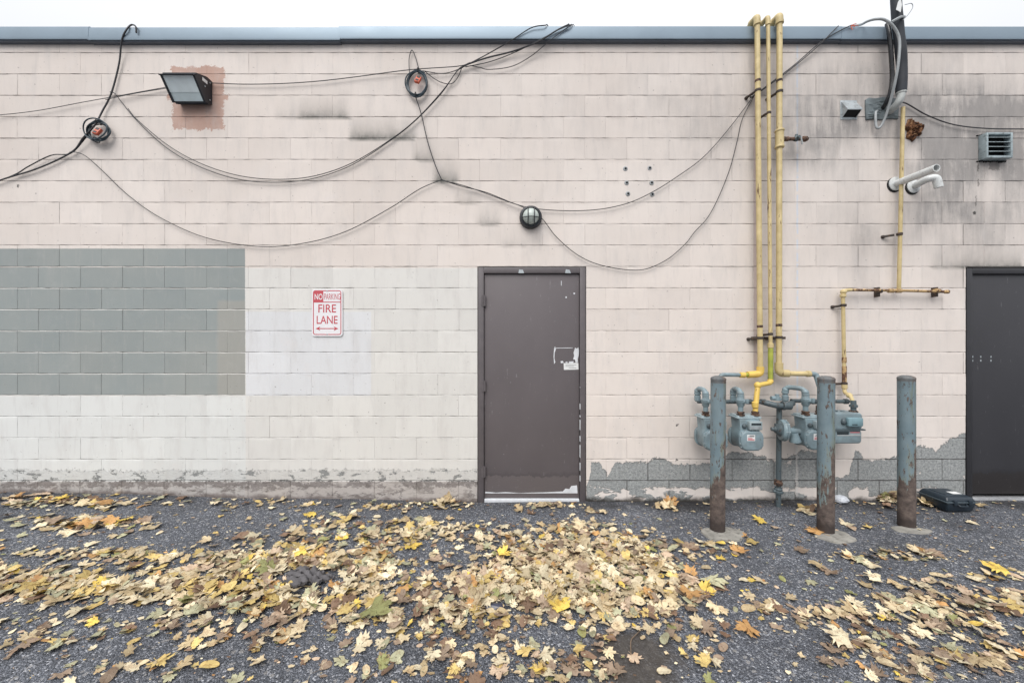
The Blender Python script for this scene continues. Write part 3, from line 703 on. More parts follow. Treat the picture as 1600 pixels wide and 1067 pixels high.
cable([(690, 281), (720, 291), (760, 301), (815, 322, -.03), (870, 329), (930, 328), (980, 318), (1020, 300), (1060, 275), (1100, 245), (1140, 200), (1177, 151)], .0045, 'thin cable rising from the caged lamp to the yellow risers')
cable([(690, 282, -.03), (730, 292, -.03), (790, 314, -.03), (815, 323, -.04), (845, 340, -.03), (870, 371), (905, 400), (945, 416), (1000, 422), (1040, 407), (1070, 382), (1085, 363), (1105, 341), (1122, 310), (1140, 265), (1152, 220), (1160, 186), (1178, 151)], .0045, 'thin cable hanging in the lowest loop right of the brown door')
cable([(172, 144, -.035), (180, 147, -.035), (190, 160), (215, 190), (260, 231), (310, 260), (370, 280), (430, 285), (490, 279), (550, 258), (610, 220), (650, 188), (690, 146), (715, 110), (727, 103, -.03)], .0045, 'thin cable sagging below the flood light, lower strand of the pair')
cable([(200, 170, -.03), (215, 188, -.03), (262, 227), (312, 255), (370, 274), (430, 280.5), (490, 275.5), (550, 255), (610, 218.5), (650, 187, -.03), (690, 144, -.03), (714, 112, -.035), (725, 104, -.035)], .0045, 'thin cable sagging below the flood light, upper strand of the pair')
cable([(-80, 186), (0, 180), (60, 173), (130, 160), (175, 152), (230, 142), (275, 134)], .004, 'thin cable from the left edge, straight line to the flood light', 'cable_grey')
cable([(165, 156, -.03), (200, 148.5, -.03), (240, 141.5), (276, 136)], .004, 'short second strand entering the left side of the flood light', 'cable_grey')
cable([(328, 130), (380, 132), (440, 131), (500, 127), (560, 120), (640, 109.5, -.03), (715, 104, -.03), (735, 98, -.03)], .005, 'grey cable from the right side of the flood light past the coil', 'cable_grey')
def top(px, yb=.12): return [P(px, 40, -.068), (wx(px)+.02, -.02, cT+.024), (wx(px)+.10, yb, cT+.024)]
cable([(715, 110, -.03), (735, 99, -.03), (760, 86), (800, 63, -.058), (830, 44, -.07)], .006, 'highest black cable of the bundle climbing over the coping', ext=top(852))
cable([(722, 104, -.035), (760, 91, -.035), (800, 81, -.035), (840, 66, -.06), (870, 48, -.07)], .0085, 'thickest black cable of the bundle climbing over the coping', ext=top(886))
cable([(727, 105), (765, 97), (805, 82, -.03), (845, 62, -.06), (872, 47.5, -.078)], .005, 'third black cable of the bundle just under the thickest one', ext=top(890))
cable([(735, 103), (750, 106), (765, 109), (800, 104), (830, 88), (858, 65, -.058), (880, 48, -.07)], .0045, 'lowest sagging cable of the bundle climbing over the coping', ext=top(893))
cable([(640, 118, -.035), (639, 95), (642, 81), (645, 80), (650, 92), (655, 108, -.03), (664, 114, -.03)], .005, 'short cable loop hooked on a nail above the middle coil')
cable([(649, 151, -.03), (658, 178, -.03), (668, 221), (680, 258), (690, 281)], .0055, 'straight cable from the middle coil down to the dark smudge')
cable([(664, 112), (678, 123), (692, 130), (706, 131), (716, 120), (722, 105)], .0045, 'small slack loop between the middle coil and the bundle')
cable([(660, 111, -.03), (690, 115.5), (712, 110.5), (728, 102)], .0045, 'short nearly level strand between the middle coil and the bundle')
cable([(1172, 152, -.03), (1178, 150, -.03), (1200, 135, -.03), (1240, 105), (1280, 71, -.04), (1297, 54, -.062), (1310, 41, -.066)], .0055, 'black cable behind the yellow risers ending at the coping, left end', ext=None)
cable([(1172, 154, -.02), (1203, 131), (1241, 102), (1280, 68, -.04), (1297, 57, -.062), (1315, 47, -.066), (1330, 40, -.066)], .0055, 'black cable behind the yellow risers ending in a frayed red tip')
o = MB()
for q in ((1338, 37), (1336, 42), (1332, 47), (1341, 40)): o.tube([P(1329, 40.5, -.066), P(q[0], q[1], -.075)], .003, 5)
tag(o.build('frayed_wires', M['orange']), 'frayed red wire ends at the coping right of the risers', 'wire')
cable([(1410, 160, -.05), (1420, 164), (1450, 181), (1490, 195), (1540, 201), (1600, 202), (1690, 203)], .007, 'black cable running from the insulated pipe to the right edge')
# cable coils
def coil(px, py, rx, ry, label, oy):
    c = P(px, py, -.045); t = thing('cable_coil', label, 'cable coil', (c.x, 0, c.z), 'coils of spare cable'); m = MB()
    for k in range(6):
        ex, ez, yo = random.uniform(-.010, .010), random.uniform(-.010, .010), random.uniform(-.022, .016); ph = random.uniform(0, 6)
        a_, b_ = rx+random.uniform(-.010, .012), ry+random.uniform(-.012, .012)
        ring_ = [Vector((c.x+ex+a_*math.cos(q), c.y+yo+.008*math.sin(2*q+ph), c.z+ez+b_*math.sin(q))) for q in [2*math.pi*i/30 for i in range(31)]]
        m.tube(ring_, .0058, 6)
    m.build('cable_loops', M['coil'], t)
    Mt = Matrix.Translation((c.x+.015, c.y-.012, c.z+oy)) @ Matrix.Rotation(R(18), 4, 'Y') @ Matrix.Rotation(R(-20), 4, 'X')
    pl = MB().box(-.024, .024, -.014, .014, -.036, .036, .007, M=Mt).build('connector', M['orange'], t)
    mm = MB()
    for zz in (-.018, .02): mm.box(-.014, .014, -.0165, -.0142, zz-.010, zz+.010, 0, M=Mt)
    mm.build('socket', M['black_rubber'], pl, flat=True)
    mm = MB(); 
    for q in (80, 265):
        e = Vector((c.x+rx*math.cos(R(q)), c.y, c.z+ry*math.sin(R(q)))); mm.tube([e+Vector((0, .03*math.cos(s), .022*math.sin(s))) for s in [2*math.pi*i/12 for i in range(13)]], .004, 5)
    mm.build('tie', M['black_rubber'], t)
coil(651, 130, .088, .115, 'oval coil of dark blue cable with an orange connector, hung right of the flood light', .02)
coil(152, 205, .098, .085, 'round coil of black cable with an orange connector, left of the flood light', -.012)

# wall plugs
ag = 'drilled wall plugs'
for i, (px, py, lb) in enumerate(((977, 264, 'top left'), (979, 286, 'middle left'), (981, 303, 'bottom left'), (1015, 263, 'top right'), (1018, 286, 'middle right'), (1019, 304, 'bottom right'))):
    c = P(px, py); t = thing('wall_plug', 'small pale wall plug with a dark hole, %s of the six' % lb, 'wall plug', (c.x, 0, c.z), ag)
    MB().lathe((c.x, -.0012, c.z), (0, -1, 0), [(0, .021+random.uniform(-.003, .003)), (.003, .020), (.005, .014), (.0045, .011)], 14).build('collar', M['conduit'], t)
    MB().lathe((c.x+.002, -.0055, c.z), (0, -1, 0), [(0, .011), (.0015, .0105)], 12).build('hole', M['shade_and_bead'], t)  # black disc stands in for the shaded hole

# louvre vent
vx0, vx1, vz1, vz0 = wx(1528), wx(1568.5), wz(213), wz(252)
lv = thing('louvre_vent', 'square grey louvred vent on the sooty wall at right', 'vent', ((vx0+vx1)/2, 0, vz0))
m = MB(); t = .018; yv = -.065
m.box(vx0, vx0+t, yv, -.001, vz0, vz1, .004); m.box(vx1-t, vx1, yv, -.001, vz0, vz1, .004); m.box(vx0+t+.0005, vx1-t-.0005, yv, -.001, vz1-t, vz1, .004); m.box(vx0+t+.0005, vx1-t-.0005, yv, -.001, vz0, vz0+t, .004)
m.build('frame', M['vent_frame'], lv)
MB().box(vx0+t+.001, vx1-t-.001, -.012, -.0015, vz0+t+.001, vz1-t-.001).build('opening', M['shade_and_bead'], lv)  # black panel, the shade behind the slats put into colour
for k in range(5):
    z = lerp(vz0+t+.012, vz1-t-.014, k/4.0); q = MB()
    q.add([(vx0+t+.001, yv+.002, z-.012), (vx1-t-.001, yv+.002, z-.012), (vx1-t-.001, -.013, z+.020), (vx0+t+.001, -.013, z+.020), (vx0+t+.001, yv+.002, z-.0155), (vx1-t-.001, yv+.002, z-.0155), (vx1-t-.001, -.013, z+.0165), (vx0+t+.001, -.013, z+.0165)],
          [[0, 1, 2, 3], [7, 6, 5, 4], [0, 4, 5, 1], [3, 2, 6, 7], [0, 3, 7, 4], [1, 5, 6, 2]]); q.build('slat', M['vent_frame'], lv, flat=True)
m = MB(); 
for i in range(14): m.ball((lerp(vx0-.01, vx1+.01, i/13), -.004, vz0-.004+random.uniform(-.006, .003)), .012, .006, .009, 1, jit=.3)
for i in range(14): m.ball((lerp(vx0-.01, vx1+.01, i/13), -.004, vz1+.006+random.uniform(-.006, .003)), .011, .005, .008, 1, jit=.3)
m.build('sealant_bead', M['shade_and_bead'], lv)
# hooded vent
hv0, hv1 = wx(1314.5), wx(1336.5); z1, z0 = wz(159.5), wz(186)
hv = thing('hooded_vent', 'small bright metal hooded vent left of the grey sealant patch', 'vent', ((hv0+hv1)/2, 0, z0))
m = MB(); y_ = -.064; zl_ = z1-.108
A_ = [(-.001, z1), (y_, zl_+.004), (y_, zl_-.006), (-.001, z0)]
m.prism(A_, hv0, hv0+.003, M=SWAP); m.prism(A_, hv1-.003, hv1, M=SWAP)
m.prism([(-.001, z1+.004), (y_-.004, zl_+.006), (y_-.004, zl_-.006), (-.001, z1-.008)], hv0-.003, hv1+.003, M=SWAP)
m.build('hood', M['galv'], hv, flat=True)
MB().prism([(-.0045, z1-.02), (y_+.004, zl_-.007), (-.0045, z0+.012)], hv0+.0035, hv1-.0035, M=SWAP).build('opening', M['shade_and_bead'], hv, flat=True)  # solid black filler stands for the shade under the hood
m = MB(); m.box(hv0-.012, hv1+.012, -.004, -.0005, z0-.008, z1+.012, .001); m.build('flange', M['galv'], hv)

# insulated pipe bundle
lp = thing('insulated_pipe', 'fat black foam insulated pipe coming down over the coping at right', 'pipe', P(1407, 143, -.13))
zu = P(1400, -20, -.13)
pth = [P(1408, 144, -.11), P(1409, 105, -.12), P(1407, 75, -.135), P(1403, 40, -.14), P(1400, 0, -.14), P(1399, -60, -.13), zu+Vector((-.02, .02, .7)), zu+Vector((-.02, .05, 1.5))]
pp = catmull(pth, 10)
MB().tube(pp, [.039*(1+.025*math.sin(i*.45)+random.uniform(-.008, .008)) for i in range(len(pp))], 16).build('insulation', M['insul'], lp)
el = catmull([P(1408, 140, -.11), P(1407.5, 150, -.11), P(1403, 161, -.095), P(1393, 172, -.04), P(1388, 176, .005)], 8)
MB().tube(el, .030, 16).lathe(P(1408, 142, -.11), (0, 0, -1), [(0, .037), (.025, .037), (.03, .033)], 16).build('elbow', M['pvc_grey'], lp)
MB().tube(catmull([P(1393, 35, -.20), P(1400, 31, -.205), P(1408, 27, -.20), P(1413, 27, -.17)], 6), .011, 6).tube(catmull([P(1411, 32, -.2), P(1420, 22, -.2), P(1426, 12, -.2), P(1424, 6, -.2), P(1414, 8, -.2)], 6), .003, 5).build('strap', M['conduit'], lp)
m = MB(); m.prism([(P(a, b, -.197).x, P(a, b, -.197).z) for a, b in ((1400, 16), (1403, 4), (1407, -3), (1409, 8), (1407, 20), (1404, 18))], -.199, -.1965); m.build('torn_lining', M['white_label'], lp, flat=True)
o = MB().tube(catmull([P(1386, 38, -.08), P(1389, 50, -.10), P(1392, 80, -.10), P(1394, 120, -.09), P(1391, 145, -.085), P(1384, 162, -.05), P(1378, 171, .0)], 8), .0175, 12).build('drain_hose', M['black_gloss'])
tag(o, 'shiny black hose left of the fat insulated pipe entering the sealant patch', 'hose')
o = MB().tube(catmull([P(1330, 41, .10), P(1345, 39, -.02), P(1355, 34, -.10), P(1368, 30.5, -.16), P(1382, 31.5, -.19), P(1396, 42, -.20), P(1405, 62, -.20), P(1404, 95, -.20), P(1399, 126, -.17), P(1392, 155, -.12), P(1383, 184, -.07), P(1375, 199, -.05), P(1369, 198, -.04), P(1368, 178, -.03), P(1371, 173, .0)], 8), .0105, 10).build('conduit', M['conduit'])
tag(o, 'pale grey flexible conduit looping over the coping and down past the insulated pipe', 'conduit')
m = MB()
out_ = [(1351, 157), (1356, 154), (1366, 155), (1378, 153), (1390, 154), (1401, 155), (1403, 170), (1402, 187), (1390, 186), (1375, 188), (1362, 187), (1352, 188), (1351, 172)]
m.prism([(wx(a), wz(b)) for a, b in out_], -.012, -.0008, .004)
for _ in range(34):
    c = P(random.uniform(1355, 1399), random.uniform(158, 184)); m.ball((c.x, -.010, c.z), random.uniform(.015, .04), .008, random.uniform(.008, .02), 1, jit=.2)
tag(m.build('sealant_patch', M['sealant']), 'lumpy dark grey sealant patch where the hoses enter the wall', 'sealant')
m = MB(); rf = random.Random(5); nr, na = 9, 30; fc0 = P(1426, 204); ang = [1+.16*math.sin(3*k*.2094+1)+.10*math.sin(7*k*.2094)+rf.uniform(-.07, .07) for k in range(na)]
for i in range(nr+1):
    f = i/nr
    for k in range(na):
        a_ = 2*math.pi*k/na; r_ = f*ang[k]
        m.v.append((fc0.x+.078*r_*math.cos(a_), -.001-(.012+.03*math.sin(r_*9+2*math.sin(a_*3)+1)**2*(.4+.6*rf.random()))*(1 if i < nr else 0)-.012*(1-f)*rf.random(), fc0.z+.092*r_*math.sin(a_)))
for i in range(nr):
    for k in range(na): m.f.append([i*na+k, i*na+(k+1) % na, (i+1)*na+(k+1) % na, (i+1)*na+k]); m.mi.append(0)
tag(m.build('foam_plug', M['foam']), 'rusty brown lump of old foam filling a hole beside the thin yellow pipe', 'foam')

# white plastic flues
def flue(cpx, cpy, path, r, label):
    c = P(cpx, cpy); t = thing('flue_pipe', label, 'flue pipe', (c.x, 0, c.z), 'white plastic flue pipes')
    pts = [Vector((c.x, 0, c.z))+Vector(p) for p in path]
    pb = bend(pts, .055, 8)
    m = MB(); m.tube(pb, r, 18, caps=False); m.tube(pb, r*.84, 18, caps=False)
    e = pb[-1]; d = (pb[-1]-pb[-2]).normalized(); u = d.orthogonal().normalized(); w = d.cross(u); n = 18
    vs_ = [e+(u*math.cos(2*math.pi*k/n)+w*math.sin(2*math.pi*k/n))*q for q in (r, r*.84) for k in range(n)]
    m.add(vs_, [[k, (k+1) % n, n+(k+1) % n, n+k] for k in range(n)]); m.build('pipe', M['pvc'], t)
    MB().lathe((c.x, -.0008, c.z), (0, -1, 0), [(0, r*2.0), (.012, r*2.0), (.016, r*1.75), (.018, r*1.03)], 24).build('wall_collar', M['pvc'], t)
    MB().lathe((c.x-.006, -.0004, c.z-.008), (0, -1, 0), [(0, r*2.2), (.006, r*2.15)], 22).build('sealant_bead', M['shade_and_bead'], t)
    MB().lathe(e-d*.09, d, [(0, r*.83), (.002, r*.83)], 16).build('bore', M['shade_and_bead'], t)  # black disc in place of the shaded pipe inside
    return t
flue(1398, 288, [(0, 0, 0), (0, -.345, -.008)], .032, 'long straight white plastic flue pipe pointing out of the wall')
flue(1426, 292, [(0, 0, 0), (0, -.13, .02), (.05, -.15, .02), (.072, -.152, -.07)], .031, 'short white plastic flue pipe with its elbow turned down')

# ---------------------------------------------------------------- gas pipes
def coupling(m, p, d, r, L=.04, k=1.28):
    m.lathe(Vector(p)-Vector(d).normalized()*L/2, d, [(0, r*1.05), (.004, r*k), (L-.004, r*k), (L, r*1.05)], 14)
def clampring(t, p, r, wall_dx=-.05, mat='clamp'):
    m = MB(); m.lathe(Vector(p)+Vector((0, 0, -.012)), (0, 0, 1), [(0, r*1.05), (.003, r*1.22), (.021, r*1.22), (.024, r*1.05)], 14)
    m.tube([Vector((p.x+wall_dx*.4, p.y+.01, p.z-.004)), Vector((p.x+wall_dx, -.012, p.z-.01))], .011, 8); m.lathe((p.x+wall_dx, -.0008, p.z-.01), (0, -1, 0), [(0, .016), (.014, .015), (.02, .010)], 10)
    m.build('clamp', M[mat], t)
RG = 'tall yellow gas risers'
yr = -.095
def riser(label, ptop, pbot, r, rest, clamps, col=M['yellow'], bands=()):
    a = P(*ptop, yr); b = P(*pbot, yr)
    t = thing('gas_riser', label, 'gas pipe', b, RG)
    back = Vector((a.x, .55, a.z+.01)); dn = Vector((a.x, .75, a.z-.35))
    MB().tube(bend([b, a, back, dn], .05, 8), r, 16).build('pipe', col, t)
    m = MB(); k = bend([a-Vector((0, 0, .07)), a, a+Vector((0, .075, .001))], .05, 8); m.tube(k, r*1.25, 16); coupling(m, k[0], (0, 0, 1), r, .03, 1.42); coupling(m, k[-1], (0, 1, 0), r, .03, 1.42)
    m.build('elbow', M['yellow'], t)
    for q in clamps: 
        f = (q-ptop[1])/(pbot[1]-ptop[1]); clampring(t, a.lerp(b, f), r)
    for q in bands:
        f = (q-ptop[1])/(pbot[1]-ptop[1]); p = a.lerp(b, f); m = MB(); m.lathe(p-Vector((0, 0, .012)), (0, 0, 1), [(0, r*1.01), (.002, r*1.06), (.022, r*1.06), (.024, r*1.01)], 14); m.build('rust_band', M['rust'], t)
    return t, b
# left riser: down, elbow, left to the first meter
t1, b1 = riser('left yellow gas riser with its foot turning left to the first meter', (1183, 26), (1188, 578), .0225, None, (142, 528), bands=(127, 510))
e = P(1187, 584, yr)
m = MB(); m.tube(bend([b1+Vector((0, 0, .03)), Vector((b1.x, yr, e.z)), P(1168, 585.5, yr)], .04), .031, 14); m.build('elbow', M['yellow_fresh'], t1)
m = MB(); m.tube([P(1178, 585.3, yr), P(1158, 585.8, yr)], .0185, 12); m.build('green_section', M['green'], t1)
m = MB(); coupling(m, P(1160, 585.8, yr), (1, 0, 0), .0185, .05, 1.4); m.build('coupling', M['yellow_fresh'], t1)
m = MB(); q = P(1124, 585, yr); m.tube(bend([P(1158, 585.8, yr), q, Vector((q.x, yr-.02, P(1124, 620, yr).z)), Vector((1.655+.207-.034, -.235, .86))], .05), .0185, 12); m.build('tail_pipe', M['gas_grey'], t1)
# middle riser: green lower length, jog to the second meter
t2, b2 = riser('thin middle yellow gas riser with a green algae stained lower length', (1200, 26), (1204, 540), .0160, None, (177, 522))
m = MB(); m.tube([b2+Vector((0, 0, .01)), P(1204, 592, yr)], .021, 14); m.build('green_section', M['green'], t2)
m = MB(); coupling(m, b2, (0, 0, 1), .0185, .045, 1.35); m.build('coupling', M['yellow'], t2)
m = MB(); hub2 = Vector((1.962+.207-.034, -.235, .845)); j2 = P(1184, 602, -.19)
m.tube(bend([P(1204, 590, yr), P(1204, 598, yr), j2, Vector((hub2.x, -.235, hub2.z+.03))], .035), .021, 14)
m.ball(j2, .030, .030, .032); m.ball(P(1203.5, 596, yr), .027); coupling(m, Vector((hub2.x, -.235, hub2.z+.09)), (0, 0, 1), .021, .05, 1.25); m.build('offset_fitting', M['yellow_fresh'], t2)
# right riser: elbow right to the third meter
t3, b3 = riser('right yellow gas riser, thickest of the three, its foot turning right', (1218, 24), (1217, 572), .0240, None, (144, 527), bands=(127, 508))
m = MB(); m.tube(bend([b3+Vector((0, 0, .03)), P(1217, 583, yr), P(1232, 583.5, yr)], .045), .034, 14); m.build('elbow', M['yellow'], t3)
m = MB(); m.tube([P(1228, 583.5, yr), P(1266, 584, yr)], .0235, 12); coupling(m, P(1263, 584, yr), (1, 0, 0), .0235, .035, 1.25); m.build('branch_pipe', M['yellow'], t3)
m = MB(); q = P(1275, 585, yr); m.tube(bend([P(1266, 584, yr), q, Vector((q.x, -.16, P(1275, 612, yr).z))], .04), .0235, 12); m.build('grey_elbow', M['gas_grey'], t3)
m = MB(); h3 = Vector((2.532+.2-.034, -.235, .85)); m.tube([Vector((q.x, -.16, P(1275, 606, yr).z)), Vector((h3.x, -.235, h3.z+.02))], .018, 12); coupling(m, Vector((h3.x, -.235, h3.z+.05)), (0, 0, 1), .018, .06, 1.4); m.build('drop_pipe', M['rust'], t3)
# strut that carries the three clamps low down
m = MB(); a = P(1176, 527, -.03); b = P(1226, 526, -.03); m.box(a.x, b.x, -.045, -.004, a.z-.018, a.z+.006, .002)
tag(m.build('pipe_strut', M['clamp']), 'dark steel strut clamped behind the lower part of the yellow risers', 'bracket')
# capped branch with a valve
t = thing('branch_valve', 'rusty capped branch with a small valve beside the right riser', 'valve', P(1219, 218, yr))
m = MB(); a = P(1220, 217.5, yr); m.tube([a, P(1262, 217.5, yr)], .016, 12); coupling(m, P(1228, 217.5, yr), (1, 0, 0), .016, .045, 1.3); m.tube([P(1248, 217.5, yr), P(1258, 217.5, yr)], .015, 12); coupling(m, P(1257, 217.5, yr), (1, 0, 0), .016, .04, 1.5); m.build('branch_pipe', M['rust'], t)
m = MB(); c = P(1244, 217, yr); m.ball(c, .03, .024, .026); m.tube([c, c+Vector((0, -.04, 0))], .012, 10); m.tube([c+Vector((0, 0, .02)), c+Vector((0.004, 0, .038))], .012, 8); m.build('valve_body', M['gas_pipe'], t)
m = MB(); m.tube([c+Vector((.015, -.035, 0)), c+Vector((.030, -.035, -.07))], .007, 8); m.build('lever', M['conduit'], t)
m = MB(); m.tube([P(1218, 204, yr), P(1218, 231, yr)], .034, 14); coupling(m, P(1218, 205, yr), (0, 0, 1), .034, .02, 1.14); coupling(m, P(1218, 230, yr), (0, 0, 1), .034, .02, 1.14); m.build('tee', M['yellow'], t)
# thin pipe on the right: drop, cross pipe and leg to the fourth meter
y4 = -.06
t4 = thing('gas_pipe', 'thin yellow gas pipe with a rusty cross pipe leading to the square meter', 'gas pipe', P(1320, 610, y4))
MB().tube([P(1411, 168, y4), P(1408, 300, y4), P(1404.5, 452, y4)], .0155, 14).build('drop_pipe', M['yellow'], t4)
m = MB(); m.tube([P(1480, 456, y4), P(1404, 454, y4), P(1322, 453, y4)], .0125, 12)
for x_ in (1404.5, 1392, 1464): coupling(m, P(x_, 454.4, y4), (1, 0, 0), .0135, .05, 1.45)
m.lathe(P(1482, 456, y4), (-1, 0, 0), [(0, .012), (.004, .018), (.03, .018), (.034, .012)], 10); m.build('cross_pipe', M['yellow_rust'], t4)
m = MB(); h4 = P(1333.5, 644, -.20)
lg = bend([P(1330, 453, y4), P(1317, 454, y4), P(1319.5, 606, y4), P(1319.5, 613, y4-.01), Vector((h4.x, -.18, h4.z+.135)), Vector((h4.x, -.2, h4.z+.06))], .035)
m.tube(lg, .0150, 14); m.ball(P(1318, 456, y4), .026); coupling(m, P(1317.2, 462, y4), (0, 0, 1), .0175, .03, 1.4); coupling(m, P(1319.5, 603, y4), (0, 0, 1), .0175, .05, 1.3); m.ball(lg[-8], .025); m.build('leg_pipe', M['yellow'], t4)
m = MB(); m.lathe(P(1319, 558, y4), (0, 0, -1), [(0, .0178), (.002, .0182), (.048, .0182), (.05, .0178)], 14); m.lathe(P(1319.2, 572, y4), (0, 0, -1), [(0, .0178), (.002, .0180), (.18, .0180), (.182, .0178)], 14); m.build('rust_band', M['yellow_rust'], t4)
m = MB(); m.lathe(Vector((h4.x, -.2, h4.z-.005)), (0, 0, 1), [(0, .03), (.016, .03), (.018, .021), (.05, .021), (.052, .031), (.072, .031), (.074, .022), (.11, .02)], 14); m.build('union', M['gas_pipe'], t4)
for px, py, dx in ((1405.5, 366, -.10), (1318, 477, -.055), (1319.5, 599, -.055)): clampring(t4, P(px, py, y4), .019, dx)
for px in (1376, 1467):
    m = MB(); c = P(px, 455, y4); m.lathe(c-Vector((.01, 0, 0)), (1, 0, 0), [(0, .014), (.003, .018), (.017, .018), (.02, .014)], 12); m.box(c.x-.007, c.x+.007, -.05, -.001, c.z-.05, c.z+.04, .002); m.build('clamp', M['clamp'], t4)

# ---------------------------------------------------------------- meters, manifold, regulator
MG = 'gas meters on the manifold'
def meter(xl, label, zt=.838, zb=.548, w=.207):
    t = thing('gas_meter', label, 'gas meter', (xl+w/2, -.2, zb), MG); xr = xl+w; xc = xl+w/2
    yb, yf = -.115, -.31
    # drum: lower wide belly with an upper neck to the top plate
    zs = zb+.165
    body = [(xl+.012, zb+.05), (xl+.035, zb+.018), (xl+.06, zb+.01), (xr-.06, zb+.01), (xr-.035, zb+.018), (xr-.012, zb+.05), (xr-.010, zs-.02), (xr-.02, zs+.01), (xr-.012, zt-.022), (xl+.012, zt-.022), (xl+.02, zs+.01), (xl+.010, zs-.02)]
    MB().prism(body, yf+.035, yb-.03, .008).build('body', M['gas_grey'], t, angle=50)
    oc = rrect(xl, xr, zb, zs+.012, .062, 6)
    def grow(o_, k): cx, cz = xc, (zb+zs)/2; return [(cx+(x-cx)*k, cz+(z-cz)*k) for x, z in o_]
    m = MB(); m.prism(grow(oc, .95), yf, yf+.022, .014); m.prism(oc, yf+.018, yf+.034, .003); fc_ = m.build('front_cover', M['gas_grey'], t, angle=40)
    m = MB(); m.prism(oc, yb-.03, yb-.014, .003); m.prism(grow(oc, .95), yb-.016, yb+.006); m.build('rear_cover', M['gas_grey'], t, angle=40)
    m = MB(); og = grow(oc, .955); n = len(og)
    for k in range(0, n, 2): m.lathe((og[k][0], yf+.017, og[k][1]), (0, -1, 0), [(0, .0055), (.006, .0055), (.008, .003)], 6)
    m.build('cover_bolt', M['index_grey'], fc_)
    # top plate, gasket lip and two hubs
    m = MB(); m.box(xl-.004, xr+.004, yf+.045, yb-.012, zt-.020, zt-.006, .004); m.box(xl+.006, xr-.006, yf+.055, yb-.02, zt-.0055, zt+.006, .005)
    for k in range(5): m.lathe((lerp(xl+.015, xr-.015, k/4), yf+.056, zt-.007), (0, 0, 1), [(0, .006), (.006, .005)], 6)
    m.build('top_plate', M['meter_top'], t)
    for x in (xl+.045, xr-.034):
        m = MB(); m.lathe((x, -.235, zt+.003), (0, 0, 1), [(0, .033), (.012, .033), (.014, .024), (.02, .024), (.022, .03), (.034, .03), (.036, .02), (.042, .02)], 14); m.build('hub', M['rust'], t)
    # index with its window, sticker
    ix0, ix1 = xl+.075, xr-.022
    m = MB(); m.box(ix0, ix1, yf-.004, yf+.045, zs+.018, zt-.036, .005); idx = m.build('index_box', M['index_grey'], t)
    m = MB(); m.box(ix0+.014, ix1-.012, yf-.0055, yf-.0042, zt-.066, zt-.047); m.build('window', M['dark_glass'], idx, flat=True)
    m = MB(); m.box(ix0+.008, ix1-.008, yf-.0053, yf-.0042, zs+.028, zs+.05); m.build('number_plate', M['galv'], idx, flat=True)
    m = MB(); m.ball((ix0-.025, yf+.030, zs+.045), .020, .014, .022); m.build('shaft_cap', M['gas_pipe'], t)
    lx0 = xl+.055; m = MB(); m.box(lx0, lx0+.068, yf-.0012, yf-.0002, zs-.075, zs-.022); lb = m.build('sticker', M['white_label'], t, flat=True)
    m = MB(); m.box(lx0+.006, lx0+.062, yf-.0022, yf-.0014, zs-.068, zs-.060); m.box(lx0+.006, lx0+.045, yf-.0022, yf-.0014, zs-.056, zs-.050); m.build('print_line', M['red_ink'], lb, flat=True)
    m = MB(); m.box(lx0+.008, lx0+.060, yf-.0022, yf-.0014, zs-.040, zs-.034); m.box(lx0+.02, lx0+.062, yf-.0022, yf-.0014, zs-.031, zs-.027); m.build('print_line', M['black_ink'], lb, flat=True)
    return xl+.045, zt+.04
in1 = meter(1.655, 'blue grey gas meter half hidden behind the left bollard')
in2 = meter(1.962, 'blue grey gas meter with a white sticker between the left bollard and the standpipe')
in3 = meter(2.532, 'blue grey gas meter behind the middle bollard, right of the regulator', .842, .555, .2)
# square meter
xl, xr, zt, zb = 2.775, 3.052, .868, .600; yb, yf = -.11, -.265; zm = .724
t = thing('gas_meter', 'square blue grey gas meter with a pale dial cover, rightmost of the four', 'gas meter', ((xl+xr)/2, -.2, zb), MG)
m = MB(); m.prism(rrect(xl, xr, zm+.001, zt, .03), yf, yb, .012); m.build('upper_body', M['gas_grey'], t)
m = MB(); m.prism(rrect(xl+.004, xr-.004, zb, zm-.001, .03), yf+.003, yb, .012); m.build('lower_body', M['gas_grey'], t)
m = MB(); m.box(xl-.012, xr+.014, yf-.012, yb+.005, zm-.006, zm+.006, .002)
m.build('flange', M['gas_pipe'], t)
m = MB(); m.box(xl+.125, xr-.022, yf-.032, yf+.002, zm+.032, zm+.108, .01); i_ = m.build('index_box', M['meter_index'], t)
m = MB(); m.box(xl+.155, xl+.20, yf-.0335, yf-.0325, zm+.046, zm+.054); m.build('window', M['dark_glass'], i_, flat=True)
m = MB(); m.ball((xl+.105, yf-.004, zm+.07), .022, .02, .03); m.build('shaft_cap', M['gas_pipe'], t)
m = MB(); m.box(xl+.055, xl+.155, yf+.0005, yf+.0025, zm-.045, zm-.018); m.build('number_plate', M['dark_glass'], t, flat=True)
m = MB(); m.box(xl+.162, xr-.02, yf+.0005, yf+.0025, zm-.045, zm-.018); lb = m.build('sticker', M['index_grey'], t, flat=True)
m = MB(); m.box(xl+.167, xr-.026, yf-.0008, yf+.0002, zm-.028, zm-.021); m.build('print_line', M['red_ink'], lb, flat=True)
m = MB(); m.box(xl+.055, xr-.02, yf-.0008, yf+.0003, zm-.052, zm-.048); m.build('print_line', M['white_label'], t, flat=True)
for x in (xl+.05, h4.x): m = MB(); m.lathe((x, -.2, zt-.002), (0, 0, 1), [(0, .034), (.010, .034), (.013, .026)], 14); m.build('hub', M['rust'], t)
m = MB(); m.tube([(xl+.10, -.2, zt), (xl+.10, -.2, zt+.012)], .012, 8); m.tube([(xl+.15, -.19, zt+.002), (xl+.19, -.19, zt-.004)], .006, 6); m.build('seal_screw', M['gas_pipe'], t)

